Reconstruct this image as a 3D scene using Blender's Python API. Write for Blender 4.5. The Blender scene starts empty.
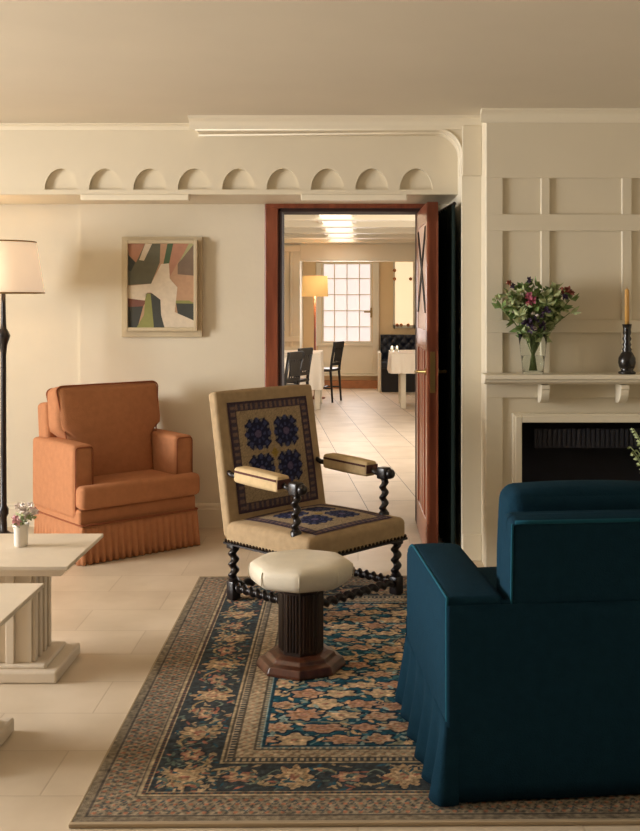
import bpy, bmesh, math, random
import numpy as np
from mathutils import Vector, Matrix

C = bpy.context.scene.collection
S = bpy.context.scene
PI = math.pi
F, VX, VY, H = 1060.0, 358.0, 300.0, 1.45      # focal length in pixels, principal point, eye height


def at(px, py, d):
    return Vector(((px - VX) / F * d, d, H - (py - VY) / F * d))


def lin(c):
    return tuple(((v / 255) / 12.92 if v / 255 <= 0.04045 else ((v / 255 + 0.055) / 1.055) ** 2.4) for v in c[:3])


# ------------------------------------------------------------------ camera, world, lights, exposure
cam = bpy.data.cameras.new('camera')
cam.sensor_fit = 'HORIZONTAL'
cam.sensor_width = 36
cam.lens = F / 640 * 36
cam.shift_x = (320 - VX) / 640
cam.shift_y = (VY - 415.5) / 640
cam.clip_end = 100
co = bpy.data.objects.new('camera', cam)
C.objects.link(co)
co.location = (0, 0, H)
co.rotation_euler = (PI / 2, 0, 0)
S.camera = co

S.view_settings.view_transform = 'Standard'
S.view_settings.look = 'None'
S.view_settings.gamma = 1
S.view_settings.use_curve_mapping = False
S.view_settings.exposure = 0.0

w = bpy.data.worlds.new('world')
S.world = w
w.use_nodes = True
w.node_tree.nodes['Background'].inputs['Color'].default_value = (1.0, 0.93, 0.84, 1)
w.node_tree.nodes['Background'].inputs['Strength'].default_value = 0.02


def area(name, loc, direction, sx, sy, power, color):
    l = bpy.data.lights.new(name, 'AREA')
    l.shape = 'RECTANGLE'
    l.size, l.size_y = sx, sy
    l.energy = power
    l.color = color
    o = bpy.data.objects.new(name, l)
    C.objects.link(o)
    o.location = loc
    o.rotation_euler = Vector(direction).to_track_quat('-Z', 'Y').to_euler()
    return o


area('daylight_left_window', (-6.30, 3.9, 1.5), (1, -0.5, -0.03), 3.8, 2.0, 930, (1.0, 0.985, 0.96))
area('dining_side_fill', (1.50, 11.0, 1.35), (-1, 0.15, -0.15), 5.0, 1.4, 150, (1.0, 0.96, 0.91))  # added fill lamp inside the closed right wall, no window built there
area('daylight_dining_end', (-0.18, 17.2, 1.42), (0, -1, -0.1), 0.8, 1.3, 18, (1.0, 0.95, 0.93))


# ------------------------------------------------------------------ materials
def mat(name, col, rough=0.6, metal=0.0, var=0.0, vscale=8.0, bump=0.0, bscale=60.0, spec=0.5, sheen=0.0,
        emit=None, estr=0.0, coat=0.0):
    m = bpy.data.materials.new(name)
    m.use_nodes = True
    nt = m.node_tree
    b = nt.nodes['Principled BSDF']
    c = lin(col)
    b.inputs['Base Color'].default_value = (*c, 1)
    b.inputs['Roughness'].default_value = rough
    b.inputs['Metallic'].default_value = metal
    b.inputs['Specular IOR Level'].default_value = spec
    if sheen:
        b.inputs['Sheen Weight'].default_value = sheen
        b.inputs['Sheen Roughness'].default_value = 0.5
        b.inputs['Sheen Tint'].default_value = (*[min(1, v * 1.5 + .02) for v in c], 1)
    if coat:
        b.inputs['Coat Weight'].default_value = coat
        b.inputs['Coat Roughness'].default_value = 0.2
    if emit:
        b.inputs['Emission Color'].default_value = (*lin(emit), 1)
        b.inputs['Emission Strength'].default_value = estr
    tc = nt.nodes.new('ShaderNodeTexCoord')
    if var:
        n = nt.nodes.new('ShaderNodeTexNoise')
        n.inputs['Scale'].default_value = vscale
        n.inputs['Detail'].default_value = 5
        nt.links.new(tc.outputs['Object'], n.inputs['Vector'])
        r = nt.nodes.new('ShaderNodeValToRGB')
        r.color_ramp.elements[0].position = 0.3
        r.color_ramp.elements[1].position = 0.7
        r.color_ramp.elements[0].color = (*[v * (1 - var) for v in c], 1)
        r.color_ramp.elements[1].color = (*[min(1, v * (1 + var)) for v in c], 1)
        nt.links.new(n.outputs['Fac'], r.inputs['Fac'])
        nt.links.new(r.outputs['Color'], b.inputs['Base Color'])
    if bump:
        n2 = nt.nodes.new('ShaderNodeTexNoise')
        n2.inputs['Scale'].default_value = bscale
        n2.inputs['Detail'].default_value = 3
        nt.links.new(tc.outputs['Object'], n2.inputs['Vector'])
        bp = nt.nodes.new('ShaderNodeBump')
        bp.inputs['Strength'].default_value = bump
        bp.inputs['Distance'].default_value = 0.01
        nt.links.new(n2.outputs['Fac'], bp.inputs['Height'])
        nt.links.new(bp.outputs['Normal'], b.inputs['Normal'])
    return m


def wood(name, c1, c2, rough=0.35, scale=(14, 14, 1.4), coat=0.0):
    m = mat(name, c1, rough, coat=coat)
    nt = m.node_tree
    tc = nt.nodes.new('ShaderNodeTexCoord')
    mp = nt.nodes.new('ShaderNodeMapping')
    mp.inputs['Scale'].default_value = scale
    n = nt.nodes.new('ShaderNodeTexNoise')
    n.inputs['Scale'].default_value = 2.2
    n.inputs['Detail'].default_value = 6
    r = nt.nodes.new('ShaderNodeValToRGB')
    r.color_ramp.elements[0].position = 0.3
    r.color_ramp.elements[1].position = 0.72
    r.color_ramp.elements[0].color = (*lin(c2), 1)
    r.color_ramp.elements[1].color = (*lin(c1), 1)
    nt.links.new(tc.outputs['Object'], mp.inputs['Vector'])
    nt.links.new(mp.outputs['Vector'], n.inputs['Vector'])
    nt.links.new(n.outputs['Fac'], r.inputs['Fac'])
    nt.links.new(r.outputs['Color'], nt.nodes['Principled BSDF'].inputs['Base Color'])
    return m


def tile_mat(name, c1, c2, grout, bw, bh, rot, rough):
    m = mat(name, c1, rough)
    nt = m.node_tree
    b = nt.nodes['Principled BSDF']
    tc = nt.nodes.new('ShaderNodeTexCoord')
    mp = nt.nodes.new('ShaderNodeMapping')
    mp.inputs['Rotation'].default_value = (0, 0, rot)
    br = nt.nodes.new('ShaderNodeTexBrick')
    br.inputs['Color1'].default_value = (*lin(c1), 1)
    br.inputs['Color2'].default_value = (*lin(c2), 1)
    br.inputs['Mortar'].default_value = (*lin(grout), 1)
    br.inputs['Scale'].default_value = 1
    br.inputs['Mortar Size'].default_value = 0.0035
    br.inputs['Mortar Smooth'].default_value = 0.4
    br.inputs['Brick Width'].default_value = bw
    br.inputs['Row Height'].default_value = bh
    n = nt.nodes.new('ShaderNodeTexNoise')
    n.inputs['Scale'].default_value = 3.5
    n.inputs['Detail'].default_value = 8
    mix = nt.nodes.new('ShaderNodeMix')
    mix.data_type = 'RGBA'
    mix.blend_type = 'MULTIPLY'
    mix.inputs[0].default_value = 0.6
    r = nt.nodes.new('ShaderNodeValToRGB')
    r.color_ramp.elements[0].position = 0.3
    r.color_ramp.elements[1].position = 0.65
    r.color_ramp.elements[0].color = (0.74, 0.70, 0.64, 1)
    r.color_ramp.elements[1].color = (1, 1, 1, 1)
    nt.links.new(tc.outputs['Object'], mp.inputs['Vector'])
    nt.links.new(mp.outputs['Vector'], br.inputs['Vector'])
    nt.links.new(tc.outputs['Object'], n.inputs['Vector'])
    nt.links.new(n.outputs['Fac'], r.inputs['Fac'])
    nt.links.new(br.outputs['Color'], mix.inputs[6])
    nt.links.new(r.outputs['Color'], mix.inputs[7])
    nt.links.new(mix.outputs[2], b.inputs['Base Color'])
    bp = nt.nodes.new('ShaderNodeBump')
    bp.inputs['Strength'].default_value = 0.25
    bp.inputs['Distance'].default_value = 0.004
    bp.invert = True
    nt.links.new(br.outputs['Fac'], bp.inputs['Height'])
    nt.links.new(bp.outputs['Normal'], b.inputs['Normal'])
    return m


def attr_mat(name, rough=0.9, bump=0.3, bscale=300):
    m = mat(name, (128, 128, 128), rough, bump=bump, bscale=bscale, spec=0.15)
    nt = m.node_tree
    a = nt.nodes.new('ShaderNodeAttribute')
    a.attribute_name = 'pattern'
    nt.links.new(a.outputs['Color'], nt.nodes['Principled BSDF'].inputs['Base Color'])
    return m


M = {}
M['wall'] = mat('cream_wall_paint', (224, 214, 192), 0.75, var=0.03, vscale=2.5, bump=0.08, bscale=25)
M['panel'] = mat('cream_panel_paint', (220, 208, 184), 0.5, var=0.02, vscale=3)
M['ceil'] = mat('ceiling_paint', (212, 201, 181), 0.85, var=0.03, vscale=1.5)
M['trim'] = mat('cream_trim_paint', (230, 219, 196), 0.45)
M['floor'] = tile_mat('stone_floor_tiles', (219, 203, 180), (211, 194, 171), (200, 182, 158), 0.62, 0.31, 0.0, 0.42)
M['dfloor'] = tile_mat('dining_floor_tiles', (214, 196, 174), (200, 180, 156), (96, 82, 68), 0.80, 0.40, PI / 2 - 0.10, 0.46)
M['tan'] = mat('tan_alcove_paint', (236, 206, 160), 0.8)
M['brick'] = mat('brown_plinth', (168, 112, 74), 0.7, var=0.15, vscale=10)
M['mahog'] = wood('mahogany', (150, 84, 58), (116, 60, 40), 0.3, coat=0.3)
M['doorpale'] = mat('pale_pink_panel', (206, 176, 160), 0.4)  # upper door infill, paler and pinker than the mahogany leaf
M['darkwood'] = wood('dark_door_lining', (58, 30, 20), (40, 20, 14), 0.75)
M['black'] = mat('black_paint', (16, 14, 14), 0.5)
M['soot'] = mat('soot_black', (20, 21, 32), 0.85, var=0.3, vscale=9)
M['iron'] = mat('dark_iron', (48, 48, 58), 0.5, 0.4)
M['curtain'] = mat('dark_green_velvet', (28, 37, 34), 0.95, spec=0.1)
M['brass'] = mat('aged_brass', (150, 124, 78), 0.35, 0.9)
M['orange'] = mat('terracotta_fabric', (180, 124, 88), 0.9, var=0.07, vscale=26, bump=0.35, bscale=220, spec=0.15, sheen=0.15)
M['orange_pipe'] = mat('terracotta_piping', (140, 78, 46), 0.9)
M['teal'] = mat('teal_fabric', (21, 48, 63), 0.95, var=0.08, vscale=30, bump=0.3, bscale=250, spec=0.05)
M['teal_pipe'] = mat('teal_piping', (26, 76, 92), 0.9, spec=0.1)
M['seatcloth'] = mat('beige_upholstery', (170, 146, 114), 0.9, var=0.1, vscale=30, bump=0.35, bscale=240, spec=0.12)
M['armcloth'] = mat('pale_arm_cloth', (206, 180, 138), 0.9, var=0.08, vscale=40, bump=0.3, bscale=240, spec=0.12)
M['band'] = mat('plum_braid', (92, 62, 58), 0.9, spec=0.1)
M['ebony'] = mat('ebonised_wood', (24, 17, 18), 0.32)
M['nail'] = mat('dark_nail_heads', (62, 48, 34), 0.35, 0.8)
M['needle'] = attr_mat('needlepoint', 0.95, 0.4, 350)
M['rug'] = attr_mat('rug_pile', 0.97, 0.5, 260)
M['rugedge'] = mat('rug_binding', (176, 156, 128), 0.95)
M['leather'] = mat('cream_leather', (222, 211, 190), 0.5, var=0.05, vscale=14, bump=0.12, bscale=90)
M['walnut'] = wood('walnut', (104, 58, 40), (62, 34, 24), 0.28, coat=0.4)
M['stem'] = wood('dark_walnut', (58, 38, 28), (34, 24, 19), 0.4)
M['white'] = mat('white_gesso', (220, 206, 186), 0.55, var=0.03, vscale=10, bump=0.1, bscale=30)
M['porcelain'] = mat('white_porcelain', (228, 220, 208), 0.35)
M['frame'] = mat('pale_wood_frame', (202, 186, 154), 0.5, var=0.04, vscale=12)
M['linen'] = mat('white_linen', (240, 228, 210), 0.9)
M['chairblk'] = mat('black_chair_wood', (26, 24, 24), 0.35)
M['banq'] = mat('navy_leather', (18, 24, 40), 0.35)
M['leaf'] = mat('green_leaves', (112, 136, 76), 0.6, var=0.35, vscale=40)
M['leaf2'] = mat('sage_leaves', (166, 176, 126), 0.6, var=0.25, vscale=40)
M['stemgreen'] = mat('green_stems', (96, 112, 58), 0.6)
M['pink'] = mat('pink_petals', (176, 92, 112), 0.7, var=0.2, vscale=60)
M['blush'] = mat('blush_petals', (226, 178, 182), 0.7)
M['plum'] = mat('plum_petals', (58, 40, 66), 0.7, var=0.2, vscale=60)
M['rust'] = mat('rust_buds', (136, 72, 52), 0.7)
M['whitepetal'] = mat('white_petals', (240, 228, 220), 0.7)
M['candle'] = mat('ochre_wax', (210, 158, 84), 0.5)
M['candleblk'] = mat('black_glazed', (30, 25, 22), 0.25)


def shade_mat(name, col, estr):
    m = mat(name, col, 0.8, emit=col, estr=estr)
    b = m.node_tree.nodes['Principled BSDF']
    b.inputs['Transmission Weight'].default_value = 0.0
    return m


M['shade'] = shade_mat('lit_lampshade', (255, 228, 196), 0.46)
M['shade2'] = shade_mat('lit_drum_shade', (246, 196, 120), 0.50)
M['pane'] = mat('daylit_pane', (250, 244, 244), 0.3, emit=(255, 243, 246), estr=0.55)
M['pane2'] = mat('warm_daylit_blind', (250, 232, 200), 0.6, emit=(255, 226, 184), estr=0.75)
M['sky'] = mat('skylight_pane', (250, 246, 244), 0.3, emit=(255, 248, 244), estr=5.0)
M['bulb'] = mat('glowing_flame', (255, 240, 210), 0.5, emit=(255, 236, 200), estr=3)

g = bpy.data.materials.new('clear_glass')
g.use_nodes = True
gb = g.node_tree.nodes['Principled BSDF']
gb.inputs['Base Color'].default_value = (0.95, 0.97, 0.94, 1)
gb.inputs['Roughness'].default_value = 0.1
gb.inputs['Transmission Weight'].default_value = 1.0
gb.inputs['IOR'].default_value = 1.12
M['glass'] = g


# ------------------------------------------------------------------ mesh helpers
def obj(name, bm, m=None, parent=None, smooth=False, bevel=0.0, seg=2, loc=None, solid=0.0, auto=None):
    me = bpy.data.meshes.new(name)
    if isinstance(bm, bmesh.types.BMesh):
        bmesh.ops.recalc_face_normals(bm, faces=bm.faces)
        bm.to_mesh(me)
        bm.free()
    else:
        me.from_pydata(*bm)
    for mm in (m if isinstance(m, (list, tuple)) else [m]):
        if mm:
            me.materials.append(mm)
    if smooth:
        me.polygons.foreach_set('use_smooth', [True] * len(me.polygons))
        if auto:
            me.set_sharp_from_angle(angle=math.radians(auto))
    o = bpy.data.objects.new(name, me)
    C.objects.link(o)
    if parent:
        o.parent = parent
    if loc is not None:
        o.location = loc
    if solid:
        md = o.modifiers.new('solid', 'SOLIDIFY')
        md.thickness = solid
        md.offset = 0
    if bevel:
        md = o.modifiers.new('bevel', 'BEVEL')
        md.width = bevel
        md.segments = seg
        md.limit_method = 'ANGLE'
        md.angle_limit = math.radians(40)
    return o


def thing(name, label, cat, loc=(0, 0, 0), rotz=0.0, group=None):
    o = bpy.data.objects.new(name, None)
    o.empty_display_size = 0.1
    C.objects.link(o)
    o.location = loc
    o.rotation_euler = (0, 0, rotz)
    tag(o, label, cat, group)
    return o


def tag(o, label, cat, group=None):
    o['label'] = label
    o['category'] = cat
    if group:
        o['group'] = group
    return o


def struct(name, bm, m, parent=None, **k):
    o = obj(name, bm, m, parent, **k)
    if not parent:
        o['kind'] = 'structure'
    return o


def B():
    return bmesh.new()


def box(bm, x0, x1, y0, y1, z0, z1, mi=0, mtx=None):
    vs = [bm.verts.new(Vector(p) if mtx is None else mtx @ Vector(p)) for p in
          [(x0, y0, z0), (x1, y0, z0), (x1, y1, z0), (x0, y1, z0), (x0, y0, z1), (x1, y0, z1), (x1, y1, z1), (x0, y1, z1)]]
    for f in [(0, 3, 2, 1), (4, 5, 6, 7), (0, 1, 5, 4), (1, 2, 6, 5), (2, 3, 7, 6), (3, 0, 4, 7)]:
        bm.faces.new([vs[i] for i in f]).material_index = mi
    return bm


def prism(bm, pts, f0, f1, mi=0):
    """pts: closed 2-D outline; f0, f1 turn a 2-D point into the two ends of the extrusion"""
    a = [bm.verts.new(f0(p)) for p in pts]
    b = [bm.verts.new(f1(p)) for p in pts]
    n = len(pts)
    bm.faces.new(a).material_index = mi
    bm.faces.new(b[::-1]).material_index = mi
    for i in range(n):
        bm.faces.new([a[i], a[(i + 1) % n], b[(i + 1) % n], b[i]]).material_index = mi
    return bm


def lathe(bm, prof, c=(0, 0, 0), n=24, axis=None, cap=True, rot=0.0):
    """prof: list of (r, h)"""
    c = Vector(c)
    if axis is None:
        q = Matrix.Identity(3)
    else:
        q = Vector(axis).to_track_quat('Z', 'Y').to_matrix()
    rings = []
    for r, h in prof:
        rings.append([bm.verts.new(c + q @ Vector((r * math.cos(rot + 2 * PI * i / n), r * math.sin(rot + 2 * PI * i / n), h))) for i in range(n)])
    for a, b in zip(rings, rings[1:]):
        for i in range(n):
            bm.faces.new([a[i], a[(i + 1) % n], b[(i + 1) % n], b[i]])
    if cap:
        bm.faces.new(rings[0][::-1])
        bm.faces.new(rings[-1])
    return bm


def tube(bm, pts, r, n=8, closed=False, cap=True):
    pts = [Vector(p) for p in pts]
    k = len(pts)
    rr = r if isinstance(r, (list, tuple)) else [r] * k
    rings = []
    up = None
    for i, p in enumerate(pts):
        if closed:
            t = pts[(i + 1) % k] - pts[i - 1]
        else:
            t = pts[min(i + 1, k - 1)] - pts[max(i - 1, 0)]
        t.normalize()
        if up is None:
            up = Vector((0, 0, 1)) if abs(t.z) < 0.9 else Vector((1, 0, 0))
        u = (up - t * up.dot(t)).normalized()
        v = t.cross(u)
        up = u
        rings.append([bm.verts.new(p + rr[i] * (u * math.cos(2 * PI * j / n) + v * math.sin(2 * PI * j / n))) for j in range(n)])
    for i in range(k if closed else k - 1):
        a, b = rings[i], rings[(i + 1) % k]
        for j in range(n):
            bm.faces.new([a[j], a[(j + 1) % n], b[(j + 1) % n], b[j]])
    if cap and not closed:
        bm.faces.new(rings[0][::-1])
        bm.faces.new(rings[-1])
    return bm


def twist(bm, p0, p1, R, turns=4, n=10, per=12):
    """barley twist: a round section whose centre winds round the axis"""
    p0, p1 = Vector(p0), Vector(p1)
    t = (p1 - p0)
    L = t.length
    t.normalize()
    u = Vector((1, 0, 0)) if abs(t.x) < 0.7 else Vector((0, 1, 0))
    u = (u - t * u.dot(t)).normalized()
    v = t.cross(u)
    k = int(turns * per)
    rings = []
    for i in range(k + 1):
        a = 2 * PI * turns * i / k
        c = p0 + t * (L * i / k) + 0.27 * R * (u * math.cos(a) + v * math.sin(a))
        rings.append([bm.verts.new(c + 0.76 * R * (u * math.cos(2 * PI * j / n) + v * math.sin(2 * PI * j / n))) for j in range(n)])
    for a, b in zip(rings, rings[1:]):
        for j in range(n):
            bm.faces.new([a[j], a[(j + 1) % n], b[(j + 1) % n], b[j]])
    bm.faces.new(rings[0][::-1])
    bm.faces.new(rings[-1])
    return bm


def rbox(bm, hx, hy, hz, r, mtx=None, bulge=(0, 0, 0), k=4, m=8, warp=None):
    """a soft box: rounded edges, each pair of faces puffed out by bulge"""
    h = (hx, hy, hz)

    def coords(a):
        rr = min(r, a * 0.999)
        xs = [-a + rr * (1 - math.cos(PI / 2 * i / k)) for i in range(k)]
        xs += [-(a - rr) + 2 * (a - rr) * i / m for i in range(m + 1)]
        xs += [a - rr * (1 - math.cos(PI / 2 * i / k)) for i in range(k - 1, -1, -1)]
        return xs
    cs = [coords(a) for a in h]
    cache = {}

    def vert(p):
        key = tuple(round(x, 6) for x in p)
        if key in cache:
            return cache[key]
        q = Vector([max(-(h[i] - r), min(h[i] - r, p[i])) for i in range(3)])
        d = Vector(p) - q
        if d.length > 1e-9:
            d = d.normalized() * r
        o = q + d
        s = [p[i] / h[i] for i in range(3)]
        e = list(o)
        for i in range(3):
            j, l = (i + 1) % 3, (i + 2) % 3
            e[i] += bulge[i] * s[i] * (1 - s[j] ** 2) * (1 - s[l] ** 2)
        o = Vector(e)
        if warp:
            o = warp(o)
        if mtx is not None:
            o = mtx @ o
        cache[key] = bm.verts.new(o)
        return cache[key]
    for ax in range(3):
        j, l = (ax + 1) % 3, (ax + 2) % 3
        for sgn in (-1, 1):
            for a in range(len(cs[j]) - 1):
                for b in range(len(cs[l]) - 1):
                    quad = []
                    for (da, db) in ((0, 0), (1, 0), (1, 1), (0, 1)):
                        p = [0, 0, 0]
                        p[ax] = sgn * h[ax]
                        p[j] = cs[j][a + da]
                        p[l] = cs[l][b + db]
                        quad.append(vert(p))
                    if len(set(quad)) == 4:
                        try:
                            bm.faces.new(quad)
                        except ValueError:
                            pass
    return bm


def T(x, y, z, rx=0, ry=0, rz=0):
    return Matrix.Translation((x, y, z)) @ Matrix.Rotation(rz, 4, 'Z') @ Matrix.Rotation(ry, 4, 'Y') @ Matrix.Rotation(rx, 4, 'X')


def rrect(hx, hy, r, n=5):
    pts = []
    for cx, cy, a0 in ((hx - r, hy - r, 0), (-hx + r, hy - r, PI / 2), (-hx + r, -hy + r, PI), (hx - r, -hy + r, 3 * PI / 2)):
        for i in range(n + 1):
            a = a0 + PI / 2 * i / n
            pts.append((cx + r * math.cos(a), cy + r * math.sin(a)))
    return pts


def skirt(path, z0, z1, amp, wl, flare, closed=True, rows=6, step=0.008, sharp=0.7, phase=0.0, ragged=0.0):
    """pleated cloth hung along a 2-D path (counter-clockwise), amplitude growing towards the hem"""
    P = [Vector((a, b)) for a, b in path]
    if closed:
        P = P + [P[0]]
    smp = []
    s = 0
    for a, b in zip(P, P[1:]):
        L = (b - a).length
        n = max(1, int(L / step))
        t = (b - a) / L
        nr = Vector((t.y, -t.x))
        for i in range(n):
            smp.append((a + t * (L * i / n), nr, s + L * i / n))
        s += L
    if not closed:
        smp.append((P[-1], nr, s))
    bm = bmesh.new()
    grid = []
    K = len(smp)
    nrm = []
    for i in range(K):
        acc = Vector((0, 0))
        for j in range(-3, 4):
            q = i + j
            if closed:
                q %= K
            else:
                q = max(0, min(K - 1, q))
            acc += smp[q][1]
        nrm.append(acc.normalized())
    for r in range(rows + 1):
        t = r / rows
        row = []
        for i, (p, _, ss) in enumerate(smp):
            wv = math.sin(2 * PI * ss / wl + phase + 0.6 * math.sin(ss * 9))
            wv = math.copysign(abs(wv) ** sharp, wv)
            q = p + nrm[i] * (flare * t + amp * (0.06 + 0.94 * t) * wv)
            row.append(bm.verts.new((q.x, q.y, z1 + (z0 - z1) * t + ragged * t * wv)))
        grid.append(row)
    for r in range(rows):
        for i in range(K if closed else K - 1):
            bm.faces.new([grid[r][i], grid[r][(i + 1) % K], grid[r + 1][(i + 1) % K], grid[r + 1][i]])
    return bm


def colour_sheet(name, nx, ny, pos, colour, m, parent=None):
    """a fine grid with a colour pattern per vertex; pos(u,v)->xyz arrays, colour(u,v)->rgb (0-255) array"""
    u, v = np.meshgrid(np.linspace(0, 1, nx + 1), np.linspace(0, 1, ny + 1))
    X, Y, Z = pos(u, v)
    co = np.stack([X, Y, Z], -1).reshape(-1, 3).astype(np.float32)
    idx = np.arange((nx + 1) * (ny + 1)).reshape(ny + 1, nx + 1)
    quads = np.stack([idx[:-1, :-1], idx[:-1, 1:], idx[1:, 1:], idx[1:, :-1]], -1).reshape(-1, 4)
    me = bpy.data.meshes.new(name)
    me.vertices.add(len(co))
    me.vertices.foreach_set('co', co.ravel())
    me.loops.add(quads.size)
    me.loops.foreach_set('vertex_index', quads.ravel().astype(np.int32))
    me.polygons.add(len(quads))
    me.polygons.foreach_set('loop_start', np.arange(0, quads.size, 4, dtype=np.int32))
    me.polygons.foreach_set('loop_total', np.full(len(quads), 4, dtype=np.int32))
    me.update(calc_edges=True)
    c = colour(u, v) / 255.0
    c = np.where(c <= 0.04045, c / 12.92, ((c + 0.055) / 1.055) ** 2.4)
    rgba = np.concatenate([c, np.ones(c.shape[:2] + (1,))], -1).reshape(-1, 4).astype(np.float32)
    a = me.color_attributes.new('pattern', 'FLOAT_COLOR', 'POINT')
    a.data.foreach_set('color', rgba.ravel())
    me.materials.append(m)
    me.polygons.foreach_set('use_smooth', [True] * len(me.polygons))
    o = bpy.data.objects.new(name, me)
    C.objects.link(o)
    if parent:
        o.parent = parent
    return o


# ------------------------------------------------------------------ the room
D = 6.77            # back wall
ZC = 2.468          # ceiling
XL, XR, YB = -5.4, 3.2, -0.4
DL, DR = (282 - VX) / F * D, (417 - VX) / F * D      # door opening
DT = 2.012
SEC, SECX = 5.90, 0.579                               # wall section right of the door
BR, BRX = 5.68, 0.686                                 # chimney breast
BEAM, BZ = 6.15, 2.062
DIN_L, DIN_R, DIN_Y, DIN_A = -2.3, 1.6, 16.5, 17.47

bm = B()
box(bm, XL - .1, XR + .1, YB, D + 0.1, -0.1, 0)
struct('floor', bm, M['floor'])
bm = B()
box(bm, DIN_L - .1, DIN_R + .1, D + 0.1, DIN_A + .1, -0.1, 0)
struct('floor_dining', bm, M['dfloor'])
bm = B()
box(bm, XL - .1, XR + .1, YB, D + .2, ZC, ZC + .1)
struct('ceiling', bm, M['ceil'])

bm = B()
xs = -1.775
box(bm, XL, xs, D + .03, D + .2, 0, ZC)
box(bm, xs, DL - .02, D, D + .2, 0, ZC)
box(bm, DR + .02, XR, D, D + .2, 0, ZC)
box(bm, DL - .02, DR + .02, D, D + .2, DT + .02, ZC)
struct('wall_back', bm, M['wall'])
bm = B()
wy0, wy1, wz0, wz1 = 1.4, 4.7, 0.45, 2.40              # window opening in the left wall
box(bm, XL - .1, XL, YB, wy0, 0, ZC)
box(bm, XL - .1, XL, wy1, D + .2, 0, ZC)
box(bm, XL - .1, XL, wy0, wy1, 0, wz0)
box(bm, XL - .1, XL, wy0, wy1, wz1, ZC)
struct('wall_left', bm, M['wall'])
bm = B()
box(bm, XR, XR + .1, YB, D + .2, 0, ZC)
struct('wall_right', bm, M['wall'])

# header in front of the beam with its rounded corner, joined to the wall section
hx0, zs = (195 - VX) / F * SEC, 2.402
bm = B()
pts = [(hx0, ZC), (hx0, zs)]
R = 0.135
cx, cz = SECX - R, zs - R
for i in range(13):
    a = PI / 2 - PI / 2 * i / 12
    pts.append((cx + R * math.cos(a), cz + R * math.sin(a)))
pts += [(SECX, ZC)]
prism(bm, pts, lambda p: Vector((p[0], SEC, p[1])), lambda p: Vector((p[0], BEAM + .02, p[1])))
struct('wall_header', bm, M['panel'])
# moulding that follows the rounded corner
bm = B()
for off, rad, yy in ((0.012, 0.007, SEC - .000), (0.050, 0.006, SEC + .13)):
    path = [(hx0, yy, zs - off * .3)]
    Rr = R
    path += [(cx + Rr * math.cos(PI / 2 - PI / 2 * i / 16), yy, cz + Rr * math.sin(PI / 2 - PI / 2 * i / 16)) for i in range(17)]
    path += [(SECX, yy, BZ + .09)]
    tube(bm, path, rad, 8)
struct('trim_1', bm, M['trim'], smooth=True)

bm = B()
box(bm, SECX, XR, SEC, D, 0, ZC)
struct('wall_section', bm, M['wall'])
bm = B()
zcap = H - (176 - VY) / F * SEC
box(bm, SECX - .0, BRX, SEC - .022, SEC, zcap, ZC - .05)
struct('trim_2', bm, M['panel'], bevel=.004)

# beam with a row of half-round niches
bm = B()
bx0, bx1 = XL, SECX
zn0, zn1 = H - (190 - VY) / F * BEAM, H - (168.5 - VY) / F * BEAM
sc = BEAM / F
box(bm, bx0, bx1, BEAM + .028, D - .001, BZ, ZC)
cen = [(c - VX) * sc for c in (61, 105.4, 149.8, 194.2, 238.6, 283, 327.4, 371.8, 416.2)]
rn = 16.5 * sc
pts = [(bx0, ZC), (bx0, zn0)]
for c in cen:
    pts += [(c + rn * math.cos(PI - PI * i / 14), zn0 + (zn1 - zn0) * math.sin(PI * i / 14)) for i in range(15)]
pts += [(bx1, zn0), (bx1, ZC)]
prism(bm, pts, lambda p: Vector((p[0], BEAM, p[1])), lambda p: Vector((p[0], BEAM + .03, p[1])))
box(bm, bx0, bx1, BEAM - .004, BEAM + .03, BZ, zn0 + .002)
struct('trim_3', bm, M['panel'])

# crown mouldings
def crown(bm, x0, x1, y, zt, hgt, dep):
    prof = [(0, 0), (0, -hgt), (-.010, -hgt), (-.014, -hgt * .72), (-dep * .45, -hgt * .42), (-dep * .8, -hgt * .22), (-dep, -hgt * .2), (-dep, 0)]
    prism(bm, prof, lambda p: Vector((x0, y + p[0], zt + p[1])), lambda p: Vector((x1, y + p[0], zt + p[1])))


bm = B()
crown(bm, hx0 - .03, BRX, SEC, ZC, .068, .06)
crown(bm, BRX - .03, XR, BR, ZC, .068, .06)
crown(bm, XL, hx0 - .02, BEAM, ZC, .032, .05)
struct('trim_4', bm, M['trim'])

# baseboards
bm = B()
for (x0, x1, y) in ((XL, xs, D + .03), (xs - .0, DL - .11, D)):
    prof = [(0, 0), (-.022, 0), (-.022, .115), (-.016, .125), (-.016, .14), (-.006, .153), (0, .153)]
    prism(bm, prof, lambda p: Vector((x0, y + p[0], p[1])), lambda p: Vector((x1, y + p[0], p[1])))
struct('baseboard_back', bm, M['trim'])
bm = B()
box(bm, SECX, BRX, SEC - .02, SEC, 0, .15)
struct('baseboard_section', bm, M['trim'], bevel=.006)

# chimney breast with raised stiles and rails
def bz(py, d=BR):
    return H - (py - VY) / F * d


def bxx(px, d=BR):
    return (px - VX) / F * d


FX0, FX1, FZ = bxx(521), 2.02, bz(422)
XE = 2.42
bm = B()
box(bm, BRX, FX0, BR + .016, SEC, 0, FZ)
box(bm, FX1, XE, BR + .016, SEC, 0, FZ)
box(bm, BRX, XE, BR + .016, SEC, FZ, ZC)
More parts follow.
